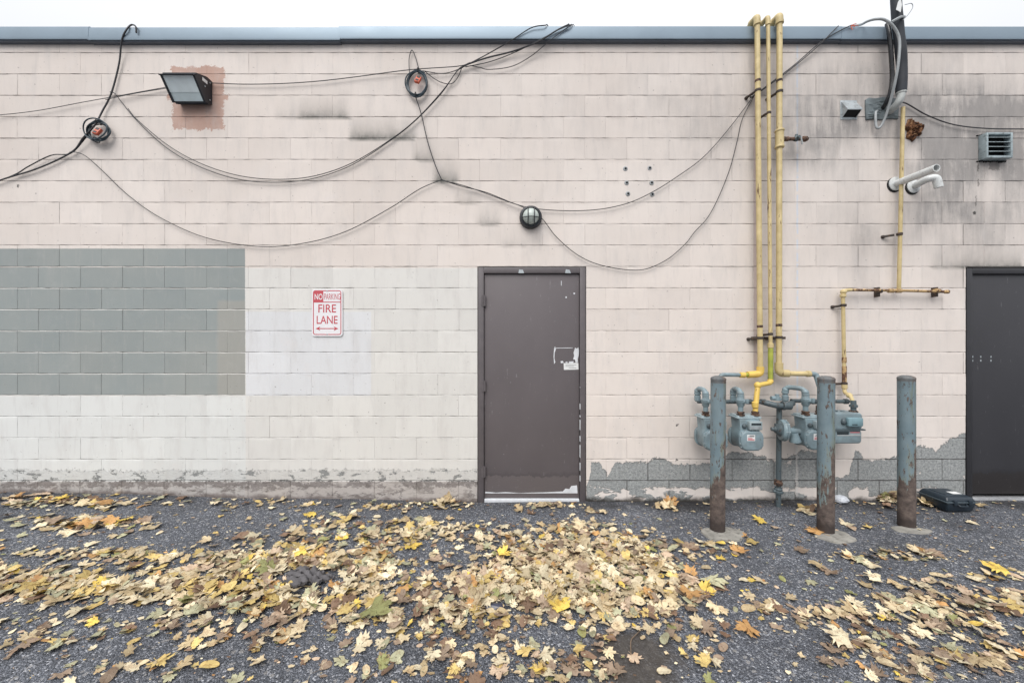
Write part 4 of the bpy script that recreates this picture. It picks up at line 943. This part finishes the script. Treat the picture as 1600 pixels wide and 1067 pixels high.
ym = -.105
mf = thing('gas_manifold', 'grey pipe manifold with standpipe feeding the row of gas meters', 'gas pipe', Gd(1216, 789))
zman = P(1100, 627, ym).z
m = MB(); m.tube([P(1090, 627, ym), P(1196, 628, ym)], .0185, 12); m.tube([P(1236, 626, ym), P(1318, 627, ym)], .0175, 12)
for x_ in (1118, 1170, 1192, 1262, 1272): coupling(m, P(x_, 627.3, ym), (1, 0, 0), .0185, .045, 1.3)
m.lathe(P(1319, 627, ym), (1, 0, 0), [(0, .024), (.03, .024), (.032, .014), (.045, .014)], 10)
m.build('header_pipe', M['gas_pipe'], mf)
m = MB(); c = P(1217, 632, -.15)
m.tube(bend([P(1190, 627.5, ym), P(1203, 631, -.14), P(1215, 634, -.165), P(1228, 634, -.16), P(1238, 630, -.11)], .06, 8), [.022]*1+[.027]*100 if False else .026, 14)
m.lathe(P(1222, 633.5, -.165), (1, 0, -.06), [(0, .036), (.006, .040), (.02, .040), (.026, .034), (.075, .033), (.08, .026)], 16)
m.build('header_sweep', M['gas_pipe'], mf)
m = MB(); c = P(1214, 620, -.14); m.lathe(c-Vector((0, 0, .03)), (0, 0, 1), [(0, .036), (.018, .038), (.02, .028), (.032, .028), (.034, .018), (.055, .018)], 8); m.lathe(P(1205, 622, -.14), (1, 0, 0), [(0, .02), (.05, .02)], 8); m.build('plug', M['gas_grey'], mf)
gz = ground_z(2.5, -.1); xs_ = P(1216, 700, -.125).x
m = MB(); m.tube([(P(1217.5, 634, -.125).x, -.125, P(1217, 632, -.125).z), (xs_, -.125, gz-.05)], .0215, 14); m.build('standpipe', M['gas_pipe'], mf)
m = MB(); zc = P(1216, 757, -.125).z; m.lathe((xs_, -.125, zc-.005), (0, 0, 1), [(0, .026), (.004, .033), (.03, .034), (.034, .028), (.05, .028), (.054, .024)], 14); m.build('coupling', M['rust'], mf)
m = MB(); zc = P(1216, 769, -.125).z; m.lathe((xs_, -.125, zc-.005), (0, 0, 1), [(0, .024), (.002, .040), (.018, .040), (.024, .030), (.036, .034), (.05, .028)], 14); m.ball((xs_-.035, -.13, zc+.012), .018, .016, .016); m.build('base_union', M['gas_pipe'], mf)
HY = -.235
def inlet(bx, tgt, topz, tx):
    """swan neck from the header up and down into a meter hub, with its valve"""
    x, z = tgt; b = P(bx, 627, ym)
    m = MB(); path = bend([b, Vector((b.x-.002, ym, topz)), Vector((x, HY, topz-.005)), Vector((x, HY, z))], .05, 8)
    m.tube(path, .021, 14)
    for q in (path[3], path[-4]): m.ball(q, .029, .029, .029)
    coupling(m, Vector((b.x-.001, ym, zman+.03)), (0, 0, 1), .021, .05, 1.3); coupling(m, Vector((b.x-.001, ym, topz-.05)), (0, 0, 1), .021, .025, 1.35); coupling(m, Vector((x, HY, topz-.055)), (0, 0, 1), .021, .025, 1.35)
    m.build('swan_neck', M['gas_grey'], mf)
    m = MB(); zv = lerp(z, topz, .46); m.lathe((x, HY, zv-.045), (0, 0, 1), [(0, .024), (.008, .030), (.03, .032), (.035, .036), (.06, .036), (.065, .03), (.085, .028), (.09, .023)], 8)
    m.tube([(x, HY, zv), (x+.02, HY-.045, zv)], .016, 8); m.box(x+.012, x+.034, HY-.062, HY-.046, zv-.012, zv+.028, .003); m.tube([(x+.02, HY, zv+.01), (x+.05, HY, zv+.005)], .012, 8); m.build('shutoff_valve', M['gas_grey'], mf)
    m = MB(); m.tube([(x, HY, z-.005), (x, HY, z+.045)], .0175, 12); m.build('nipple', M['rust'], mf)
inlet(1090, in1, P(1090, 606, ym).z, 0); inlet(1146, in2, P(1146, 606, ym).z, 0); inlet(1227, in3, P(1227, 604, ym).z, 0)

rg = thing('gas_regulator', 'blue grey disc shaped gas regulator mounted beside the standpipe', 'regulator', P(1224, 690, -.19))
c = P(1224, 672, -.19); ax = Vector((1, -.28, -.06)).normalized()
m = MB(); m.lathe(c-ax*.028, ax, [(0, .05), (.004, .085), (.016, .094), (.024, .096), (.025, .090), (.031, .090), (.032, .096), (.040, .094), (.052, .085), (.060, .05), (.064, .03)], 28); m.build('diaphragm_case', M['gas_grey'], rg)
m = MB(); u = ax.orthogonal().normalized(); w = ax.cross(u)
for k in range(8): p = c+(u*math.cos(k*.785)+w*math.sin(k*.785))*.089; m.lathe(p-ax*.014, ax, [(0, .006), (.036, .006)], 6)
m.build('case_bolt', M['index_grey'], rg)
m = MB(); m.lathe(c-ax*.026, -ax, [(0, .060), (.02, .05), (.035, .024), (.045, .024), (.048, .018), (.07, .016)], 16); m.build('cap', M['gas_pipe'], rg)
m = MB(); p = c+ax*.03+Vector((0, 0, .0)); m.lathe(p, Vector((1, -.1, -.06)), [(0, .036), (.02, .028), (.10, .025), (.112, .025), (.116, .018)], 16); m.build('spring_tube', M['gas_grey'], rg)
m = MB(); p = c+Vector((.075, -.03, -.05)); m.lathe(p+Vector((0, 0, .03)), Vector((.12, 0, -1)), [(0, .03), (.02, .032), (.07, .046), (.076, .046), (.078, .038)], 12); m.build('vent_spout', M['gas_grey'], rg)
m = MB(); m.tube(bend([c-ax*.02, Vector((xs_+.01, -.14, c.z)), Vector((xs_, -.125, c.z-.01))], .02), .024, 12); coupling(m, Vector((xs_, -.125, c.z)), (0, 0, 1), .0215, .09, 1.4); m.build('connection', M['gas_pipe'], rg)

# ---------------------------------------------------------------- bollards
def bollard(px, py, pytop, r, rz, label, foot, lean=0):
    b = Gd(px, py); b.z = ground_z(b.x, b.y); d = D+b.y; h = H-(pytop-533.5)/F*d-b.z
    t = thing('bollard', label, 'bollard', b, 'steel bollards guarding the gas meters')
    m = MB(); m.lathe((0, 0, -.15), (0, 0, 1), [(0, r), (.15, r)]+[(.15+h*i/10, r) for i in range(1, 10)]+[(.15+h-.035, r), (.15+h-.030, r*1.03), (.15+h-.022, r*1.03), (.15+h-.012, r*.9), (.15+h-.002, r*.5), (.15+h, .004)], 32)
    o = m.build('post', M['bollard'], t, origin=None) if False else None
    me_o = MB(); me_o.v = [(v[0]+b.x, v[1]+b.y, v[2]+b.z) for v in m.v]; me_o.f = m.f; me_o.mi = m.mi
    o = me_o.build('post', M['bollard'], t)
    if foot:
        cx, cy, ra, rb = foot; q = Gd(cx, cy); n = 26; ph = random.uniform(0, 6)
        ring1 = [(q.x+ra*(1+.10*math.sin(2*a_+ph)+.07*math.sin(5*a_+ph))*math.cos(a_), q.y+rb*(1+.10*math.sin(2*a_+ph)+.07*math.sin(5*a_+ph))*math.sin(a_)) for a_ in [2*math.pi*i/n for i in range(n)]]
        m = MB(); vs_ = [(x, y, ground_z(x, y)-.03) for x, y in ring1]+[(q.x+(x-q.x)*.93, q.y+(y-q.y)*.93, ground_z(x, y)+.009) for x, y in ring1]+[(q.x, q.y, ground_z(q.x, q.y)+.013)]
        m.add(vs_, [[i, (i+1) % n, n+(i+1) % n, n+i] for i in range(n)]+[[n+i, n+(i+1) % n, 2*n] for i in range(n)]); m.build('footing', M['concrete'], t)
    t.rotation_euler = (0, R(lean), 0); return t
bollard(1121, 829, 587, .0545, 0, 'worn blue steel bollard in front of the two left gas meters', (1130, 834, .165, .12), .3)
bollard(1290, 831, 587, .056, 0, 'worn blue steel bollard in front of the right gas meters, rusty brown foot', (1303, 838, .16, .10), .2)
bollard(1416.5, 822, 586, .0545, 0, 'blue steel bollard left of the plastic case, rusty lower half', (1424, 829, .14, .07), -.1)

# ---------------------------------------------------------------- plastic case by the black door
p0 = Gd(1479, 801); cs = thing('tool_case', 'dark blue plastic tool case lying on the asphalt beside the black door', 'case', (3.91, -.14, ground_z(3.9, -.1)))
gx0, gx1, gy0, gy1, gz = 3.785, 4.055, -.265, -.022, ground_z(3.9, -.1)
def frust(m, x0, x1, y0, y1, z0, x2, x3, y2, y3, z1, bev):
    b = bmesh.new(); v = [b.verts.new(q) for q in ((x0, y0, z0), (x1, y0, z0), (x1, y1, z0), (x0, y1, z0), (x2, y2, z1), (x3, y2, z1), (x3, y3, z1), (x2, y3, z1))]
    for f in ((3, 2, 1, 0), (4, 5, 6, 7), (0, 1, 5, 4), (1, 2, 6, 5), (2, 3, 7, 6), (3, 0, 4, 7)): b.faces.new([v[i] for i in f])
    bmesh.ops.bevel(b, geom=b.edges[:], offset=bev, segments=3, profile=.5, affect='EDGES'); m.bm(b)
m = MB(); frust(m, gx0+.022, gx1-.022, gy0+.02, gy1-.02, gz+.001, gx0+.004, gx1-.004, gy0+.004, gy1-.004, gz+.085, .012); m.build('base', M['case'], cs)
m = MB(); frust(m, gx0+.003, gx1-.003, gy0+.003, gy1-.003, gz+.093, gx0+.022, gx1-.022, gy0+.022, gy1-.022, gz+.132, .012)
lid = m.build('lid', M['case'], cs)
m = MB(); frust(m, gx0+.05, gx1-.05, gy0+.05, gy1-.05, gz+.130, gx0+.058, gx1-.058, gy0+.058, gy1-.058, gz+.138, .004); m.build('lid_panel', M['case'], lid)
m = MB(); m.box(gx0-.003, gx1+.003, gy0-.003, gy1+.003, gz+.084, gz+.094, .004); m.build('rim', M['case_rim'], cs)
m = MB(); m.box(gx0+.135, gx0+.215, gy0+.07, gy0+.125, gz+.1375, gz+.139); m.build('label', M['white_label'], lid, flat=True)
for x in (gx0+.055, gx1-.085): m = MB(); m.box(x, x+.03, gy0-.009, gy0+.004, gz+.068, gz+.112, .004); m.build('latch', M['case'], cs)
m = MB(); m.tube(bend([(gx0+.10, gy0+.01, gz+.075), (gx0+.10, gy0-.012, gz+.062), (gx1-.10, gy0-.012, gz+.062), (gx1-.10, gy0+.01, gz+.075)], .012), .006, 8); m.build('handle', M['case'], cs)

# ---------------------------------------------------------------- litter on the ground
c = Gd(478, 908); m = MB(); rnd = random.Random(3); NU, NV = 54, 36; idx = {}
for j in range(NV):
    for i in range(NU):
        u, v = (i/(NU-1)-.5)*.34, (j/(NV-1)-.5)*.21; a_ = math.atan2(v*1.6, u); rr = math.hypot(u/.165, v/.10)
        if rr > .86+.12*math.sin(3*a_+1)+.08*math.sin(7*a_): continue
        q = math.sin((u+v*.45+.01*math.sin(v*40))*88)*math.sin((v-u*.2+.012*math.sin(u*33))*74)
        if q < -.80: continue
        idx[(i, j)] = len(m.v); m.v.append((c.x+u, c.y+v, c.z+.030+.014*q*(1+.5*math.sin(u*31+v*17))+.014*math.sin(u*13+2)+rnd.uniform(-.0025, .0025)))
for (i, j) in list(idx):
    q = [(i, j), (i+1, j), (i+1, j+1), (i, j+1)]
    if all(k in idx for k in q): m.f.append([idx[k] for k in q]); m.mi.append(0)
n0 = len(m.v); m.v += [(x, y, z-.012) for x, y, z in m.v]; top_ = list(m.f); m.f += [[k+n0 for k in f][::-1] for f in top_]; m.mi += [0]*len(top_)
ec = {}
for f in top_:
    for p_, q in zip(f, f[1:]+f[:1]): ec[(p_, q)] = 1
for (p_, q) in ec:
    if (q, p_) not in ec: m.f.append([q, p_, p_+n0, q+n0]); m.mi.append(0)
tag(m.build('rubber_mat_scrap', M['chunk']), 'knobbly scrap of grey rubber matting among the leaves on the left', 'rubbish')
c = Gd(1317, 787); m = MB(); m.ball((c.x, c.y+.02, c.z+.035), .062, .05, .036, 3, jit=.10); tag(m.build('plastic_bag', M['plastic'], angle=20), 'crumpled pale plastic bag on the ground between two bollards', 'rubbish')
c = Gd(772, 952); m = MB(); m.ball((c.x, c.y, c.z+.016), .055, .03, .018, 2, jit=.22); tag(m.build('wrapper', M['wrapper'], angle=20), 'dark blue crumpled wrapper among the leaves below the door', 'rubbish')
for i, (px, py, a_, L) in enumerate(((1290, 960, 30, .16), (585, 1050, 75, .22), (705, 905, 40, .12), (1490, 915, -50, .10), (245, 940, 20, .2), (990, 1005, 60, .2))):
    c = Gd(px, py); d = Vector((math.cos(R(a_)), math.sin(R(a_)), 0)); pts = [c+d*L*(t-.5)+Vector((0, 0, .006+.008*math.sin(t*5+i)))+Vector((-d.y, d.x, 0))*.012*math.sin(t*6+i) for t in (0, .25, .5, .75, 1)]
    m = MB(); m.tube(catmull(pts, 4), .003, 5)
    tag(m.build('twig', M['twig']), 'thin brown twig lying %s' % ('right of the middle bollard', 'at the bottom edge in the middle', 'in the drift below the door', 'on bare asphalt below the right bollard', 'in the long drift at the left', 'across the muddy hollow')[i], 'twig', 'twigs among the leaves')

# ---------------------------------------------------------------- fallen leaves
PAL = [('pale beige', (.57, .48, .315), 22), ('cream', (.66, .59, .42), 18), ('yellow', (.56, .43, .17), 8), ('tan', (.45, .36, .215), 12), ('brown', (.19, .125, .085), 6),
       ('grey green', (.36, .36, .24), 7), ('orange', (.46, .27, .11), 3), ('pinkish tan', (.50, .39, .285), 5), ('olive green', (.27, .28, .12), 2), ('greyish brown', (.27, .205, .15), 9), ('bright yellow', (.70, .52, .12), 2)]
LM = {}
for nme, col, wgt in PAL:
    g = G('leaf_'+nme.replace(' ', '_'), .62, spec=.3); o = g.obj(); p = g.pos(); v = g.at('vein'); e = g.at('edge')
    n1 = g.noise(p, 26, 5, .65); n2 = g.noise(p, 6, 2, .5)
    c = g.mix(g.lin(n2, .3, .7), tuple(x*.72 for x in col), tuple(min(.85, x*1.12) for x in col))
    c = g.mix(g.mul(g.ss(n1, .48, .64), .50), c, tuple(x*k for x, k in zip(col, (.55, .42, .35))))
    c = g.mix(g.mul(g.ss(g.noise(p, 90, 3, .6), .62, .66), .7), c, (.06, .04, .025))
    c = g.mix(g.mul(g.ss(g.noise(p, 48, 5, .7), .52, .66), .5), c, tuple(x*q for x, q in zip(col, (.42, .30, .25))))
    c = g.mix(1.0, c, g.mix(g.at('tone'), (.80, .79, .78), (1.36, 1.34, 1.32)), 'MULTIPLY')
    c = g.mix(g.mul(g.ss(v, .86, .97), .45), c, tuple(min(.8, x*1.35+.03) for x in col))
    c = g.mix(g.mul(g.ss(e, .7, 1.0), .35), c, (.20, .12, .06))
    g.b.inputs['Subsurface Weight'].default_value = 0.0
    LM[nme] = g.out(c, .62, g.bump(g.add(g.mul(v, .7), g.mul(n1, .5)), .003, .5))
HALF = [(0, 1.0, 2), (.045, .84, 0), (.15, .82, 1), (.15, .68, 0), (.22, .62, 1), (.19, .47, -1), (.30, .55, 0), (.33, .71, 1), (.42, .62, 0), (.64, .70, 2), (.55, .53, 0), (.66, .44, 1), (.52, .35, 0), (.42, .26, -1), (.50, .22, 0), (.63, .13, 2), (.47, .05, 0), (.38, -.09, 1), (.20, -.04, 0), (.05, .0, -1)]
def leaf_shape(rnd, kind):
    """returns verts, faces, vein, edge for a leaf about one unit long, lying in xy, stem at -y"""
    if kind < 6:
        jr = .13; L_ = [(x*rnd.uniform(1-jr, 1+jr), y*rnd.uniform(1-jr, 1+jr), k) for x, y, k in HALF]; R_ = [(-x*rnd.uniform(1-jr, 1+jr), y*rnd.uniform(1-jr, 1+jr), k) for x, y, k in HALF]
        if kind in (3, 5):                       # torn leaves: lobes bitten off
            q0 = rnd.randrange(2, 10); L_ = [(x*.62, y*.72+.06, 0) if q0 <= i <= q0+7 else (x, y, k) for i, (x, y, k) in enumerate(L_)]
        out = L_+R_[:0:-1]
    else:
        out = []
        for i in range(18):
            a = 2*math.pi*i/18; out.append((.30*math.sin(a)*(1+.05*rnd.uniform(-1, 1)), .45+.5*math.cos(a)*(1+.04*rnd.uniform(-1, 1)), 2 if i in (0, 3, 15) else 0))
    c = (0, .26 if kind < 6 else .42); n = len(out); vs_ = []; ve = []; ed = []
    ca, cb = rnd.uniform(-.2, .3), rnd.uniform(-.2, .25); cw = rnd.uniform(.03, .13); ph = rnd.uniform(0, 6); tw = rnd.uniform(-.3, .3); fold = rnd.choice((0, 0, .25, .5)) if kind < 6 else .2
    def zf(x, y): 
        r = math.hypot(x, y-c[1]); return ca*x*x+cb*(y-.4)**2+tw*x*(y-.4)+fold*abs(x)*.5+cw*math.sin(7*x+5*y+ph)*r+.06*r*r*math.sin(4*math.atan2(y-c[1], x)+ph)
    vs_.append((c[0], c[1], zf(*c))); ve.append(1); ed.append(0)
    for f in (.38, .72, 1.0):
        for x, y, k in out:
            px, py = c[0]+(x-c[0])*f, c[1]+(y-c[1])*f; vs_.append((px, py, zf(px, py))); ve.append(1.0 if k == 2 else (.45 if k == 1 else 0)); ed.append(1.0 if f == 1.0 else 0)
    fs = [[0, 1+i, 1+(i+1) % n] for i in range(n)]
    for q in (0, 1):
        for i in range(n): a = 1+q*n+i; b = 1+q*n+(i+1) % n; fs.append([a, a+n, b+n, b])
    # stem
    if rnd.random() < .8:
        o = len(vs_); L = rnd.uniform(.3, .6); bx = rnd.uniform(-.2, .2)
        for t in (0, .5, 1):
            y = .02-L*t; x = bx*t*t; z = zf(0, 0)+.04*t
            for a in (0, 2.09, 4.19): vs_.append((x+.013*math.cos(a), y, z+.013*math.sin(a))); ve.append(.9); ed.append(0)
        for s_ in (0, 3):
            for k in range(3): fs.append([o+s_+k, o+s_+(k+1) % 3, o+s_+3+(k+1) % 3, o+s_+3+k])
    mz = min(v[2] for v in vs_); vs_ = [(x, y-.35, z-mz) for x, y, z in vs_]
    return vs_, fs, ve, ed
lr = random.Random(21)
SH = [leaf_shape(lr, k % 8) for k in range(40)]
DENS = [(915, 826, 55, 14, .55), (905, 868, 100, 26, 1.0), (880, 915, 150, 34, 1.0), (960, 960, 80, 30, .8), (760, 845, 60, 12, .3), (770, 940, 70, 34, .6), (560, 885, 90, 24, .75), (440, 878, 90, 18, .75), (300, 882, 110, 16, .5), (150, 925, 170, 18, .85), (30, 905, 80, 18, .65), (120, 868, 110, 9, .55), (330, 925, 110, 20, .45), (470, 940, 90, 26, .8),
        (300, 975, 160, 16, .30), (120, 985, 100, 14, .28), (650, 975, 110, 36, .6), (560, 1050, 110, 18, .40), (770, 1035, 110, 26, .62), (890, 1050, 70, 20, .75), (230, 1045, 120, 18, .45), (60, 1000, 80, 16, .35), (400, 1000, 80, 16, .4), (1010, 890, 50, 30, .5), (1092, 1015, 30, 36, .65), (1080, 930, 30, 20, .5),
        (1410, 870, 55, 9, .75), (1430, 940, 60, 16, .8), (1490, 975, 90, 18, .8), (1570, 945, 50, 16, .7), (1345, 1015, 45, 22, .7), (1550, 1020, 80, 24, .65), (1265, 963, 45, 11, .85), (1440, 1052, 110, 20, .55), (1190, 955, 30, 12, .45), (1320, 965, 45, 11, .5), (1150, 855, 36, 8, .65), (1500, 905, 90, 7, .4),
        (60, 784, 100, 7, .55), (170, 790, 80, 6, .45), (90, 820, 80, 10, .6), (620, 791, 60, 5, .55), (700, 826, 70, 11, .6), (530, 818, 80, 11, .4), (620, 838, 50, 9, .6), (350, 789, 60, 6, .2), (860, 791, 36, 4, .9), (430, 785, 50, 5, .35), (700, 789, 34, 5, .55), (170, 820, 50, 8, .5), (1040, 850, 40, 12, .3), (480, 842, 70, 8, .45)]
BARE = [(1210, 1010, 60, 40, .8), (985, 1030, 40, 24, .75), (1180, 880, 40, 30, .4), (300, 1065, 150, 14, .4)]
def dens(px, py):
    s_ = .035+sum(a*math.exp(-((px-x)/sx)**2*.7-((py-y)/sy)**2*.7) for x, y, sx, sy, a in DENS)
    for x, y, sx, sy, a in BARE: s_ *= 1-a*math.exp(-((px-x)/sx)**2-((py-y)/sy)**2)
    return s_
names = [p[0] for p in PAL]; wts = [p[2] for p in PAL]
leaves = []
N_TRY = 25000
for _ in range(N_TRY):
    d = math.sqrt(lr.uniform(1.45**2, 3.46**2)); x = lr.uniform(-1.5, 1.5)*d; y = d-D
    z = ground_z(x, y); px, py = pix(Vector((x, y, z))); k = dens(px, py)
    if lr.random() > min(k, 1.15)**2*.56+k*.19: continue
    if ((px-478)/46)**2+((py-908)/20)**2 < 1 and lr.random() < .9: continue
    if any((px-a)**2+((py-b)*1.5)**2 < r_*r_ for a, b, r_ in ((1122, 830, 16), (1290, 832, 18), (1416, 822, 18))): continue
    if 3.76 < x < 4.08 and y > -.29: continue
    size = lr.choice((.022, .028, .034, .038, .042, .046, .05, .055, .06, .066, .075, .09))*(1.05 if px < 600 else .95)*(.88 if py > 960 else 1.0); 
    lift = .003+min(.022, max(0, k-.35)*.020)*lr.random()
    tilt = lr.gauss(0, 5+8*min(1, k)); tilt2 = lr.gauss(0, 5+8*min(1, k))
    w2 = list(wts)
    if px < 650: w2[5] += 3; w2[3] += 2; w2[2] += 7; w2[1] += 6
    if 700 < px < 1050 and py < 960: w2[0] += 14; w2[1] += 8; w2[7] += 5; w2[5] -= 5
    if px > 1150: w2[9] += 4; w2[1] += 6
    if py > 980: w2[9] += 12; w2[4] += 4; w2[5] += 5
    leaves.append([x, y, z+lift, size, lr.uniform(0, 360), tilt, tilt2, lr.choices(names, w2)[0], lr.randrange(len(SH)), px, py, None])
def special(px, py, size, rot, col, sh, label, tilt=4):
    p = Gd(px, py); leaves.append([p.x, p.y, p.z+.026 if dens(px, py) > .4 else p.z+.008, size*.82, rot, tilt, -3, col, sh, px, py, label])
special(1556, 893, .135, 50, 'bright yellow', 0, 'bright yellow maple leaf alone on the asphalt below the black door')
special(1113, 913, .16, 200, 'grey green', 8, 'large grey green maple leaf at the right edge of the main drift')
special(1046, 789, .13, 10, 'orange', 1, 'orange yellow maple leaf leaning on the wall foot right of the brown door', 40)
special(1187, 815, .12, 80, 'bright yellow', 2, 'bright yellow maple leaf between the left and middle bollards')
special(1256, 796, .15, 120, 'yellow', 3, 'yellow maple leaf at the wall foot left of the middle bollard')
special(1275, 832, .14, 20, 'orange', 9, 'orange maple leaf against the left side of the middle bollard')
special(1155, 862, .12, 300, 'orange', 10, 'orange maple leaf on the edge of the left concrete footing')
special(1078, 936, .12, 150, 'orange', 4, 'orange brown maple leaf beside the large grey green one')
special(590, 962, .19, 250, 'olive green', 11, 'large folded olive green leaf at the front left of the main drift')
special(470, 870, .13, 310, 'bright yellow', 12, 'bright yellow maple leaf above the grey rubber scrap')
special(645, 857, .12, 210, 'bright yellow', 16, 'bright yellow maple leaf on bare asphalt left of the main drift')
special(788, 872, .13, 280, 'bright yellow', 17, 'bright yellow maple leaf near the top of the main drift')
special(875, 955, .12, 20, 'bright yellow', 18, 'bright yellow maple leaf at the front of the main drift')
special(1165, 985, .13, 100, 'orange', 19, 'golden maple leaf right of the muddy hollow')
special(1163, 909, .075, 100, 'cream', 6, 'small oval cream leaf on bare asphalt right of the large green leaf')
special(1310, 1005, .13, 60, 'cream', 20, 'cream maple leaf on bare asphalt in the right foreground')
special(1365, 907, .11, 60, 'cream', 24, 'small cream maple leaf on bare asphalt below the right bollard')
for cx_, cy_, n_, sp_, hh in ((1386, 781, 44, .085, .075), (1452, 789, 12, .05, .06), (1040, 795, 7, .06, .03), (700, 787, 12, .07, .03), (1265, 800, 8, .06, .03)):
    p = Gd(cx_, cy_)
    for _ in range(n_):
        a_ = lr.uniform(0, 6.28); r_ = lr.random()**.6; x, y = p.x+sp_*1.5*r_*math.cos(a_), min(-.03, p.y+sp_*.6*r_*math.sin(a_)); q = pix(Vector((x, y, p.z)))
        leaves.append([x, y, p.z+.006+hh*(1-r_)*lr.random(), lr.uniform(.05, .09), lr.uniform(0, 360), lr.gauss(0, 25), lr.gauss(0, 25), lr.choices(['tan', 'pale beige', 'greyish brown', 'brown', 'olive green', 'cream'], (9, 8, 6, 3, 2, 3))[0], lr.randrange(len(SH)), q[0], q[1], None])
vis = []
for L in leaves:
    inside = 0 <= L[9] <= 1600 and L[10] <= 1067
    d = L[1]+D; area = (L[3]*F/d)**2*(H/d)*(1 if inside else 0)
    vis.append((area if L[11] is None else 1e9, L))
vis.sort(key=lambda q: -q[0])
def place_m(L):
    x, y, z, s_, rot, t1_, t2_, col, sh, px, py, lb = L
    lift = abs(math.sin(R(t1_)))*s_*.35+abs(math.sin(R(t2_)))*s_*.28
    return Matrix.Translation((x, y, z+lift)) @ Matrix.Rotation(R(rot), 4, 'Z') @ Matrix.Rotation(R(t1_), 4, 'X') @ Matrix.Rotation(R(t2_), 4, 'Y') @ Matrix.Diagonal((s_, s_, s_, 1))
cache = {}
def leaf_mesh(col, sh):
    if (col, sh) not in cache:
        me = bpy.data.meshes.new('fallen_leaf'); vs_, fs, ve, ed = SH[sh]; me.from_pydata(vs_, [], fs); me.materials.append(LM[col])
        for k, vals in (('vein', ve), ('edge', ed), ('tone', [lr.random()]*len(vs_))): a = me.attributes.new(k, 'FLOAT', 'POINT'); a.data.foreach_set('value', vals)
        me.shade_smooth(); cache[(col, sh)] = me
    return cache[(col, sh)]
def region(px, py):
    if py < 815: return 'at the foot of the wall'
    if px < 380: return 'in the streaky drift at the left'
    if px < 640: return 'round the grey rubber scrap'
    if px > 1150: return 'scattered on the asphalt at the right'
    if py > 985: return 'in the foreground near the muddy hollow'
    return 'in the main drift below the brown door'
for a_, L in vis[:300]:
    o = bpy.data.objects.new('fallen_leaf', leaf_mesh(L[7], L[8])); C.objects.link(o); o.matrix_world = place_m(L)
    tag(o, L[11] or '%s fallen %s leaf lying %s' % (L[7], 'oval' if L[8] % 8 >= 6 else 'maple', region(L[9], L[10])), 'leaf', 'fallen maple leaves')
mb = MB(); ve = []; ed = []; tn = []
for a_, L in vis[300:]:
    Mx = place_m(L); vs_, fs, v_, e_ = SH[L[8]]
    mb.add([Mx @ Vector(v) for v in vs_], fs, names.index(L[7])); ve += v_; ed += e_; tn += [lr.random()]*len(v_)
# crumbs: torn bits of leaf and grit between the whole leaves
for _ in range(11000):
    d = math.sqrt(lr.uniform(1.5**2, 3.47**2)); x = lr.uniform(-1.5, 1.5)*d; y = d-D; px, py = pix(Vector((x, y, 0)))
    if lr.random() > .16+dens(px, py)*.55+(.5 if 780 < px < 980 and py > 1000 else 0): continue
    s_ = lr.choice((.004, .005, .006, .008, .010, .014, .02)); a = lr.uniform(0, 6.28); z = ground_z(x, y)+.006
    pts = [(x+s_*(.6+.5*lr.random())*math.cos(a+q*1.257), y+s_*.6*(.6+.5*lr.random())*math.sin(a+q*1.257), z+lr.uniform(0, .006)) for q in range(5)]
    mb.add(pts, [[0, 1, 2, 3, 4]], names.index(lr.choices(names, (20, 16, 4, 14, 16, 5, 2, 8, 2, 16, 1))[0])); ve += [0]*5; ed += [0]*5; tn += [lr.random()]*5
mb.attr = {'vein': ve, 'edge': ed, 'tone': tn}
o = mb.build('leaf_litter', [LM[n_] for n_ in names], origin=(0, 0, 0), angle=60)
tag(o, 'carpet of small and distant fallen maple leaves spread over the asphalt', 'leaves', kind='stuff')
print('leaves', len(leaves))
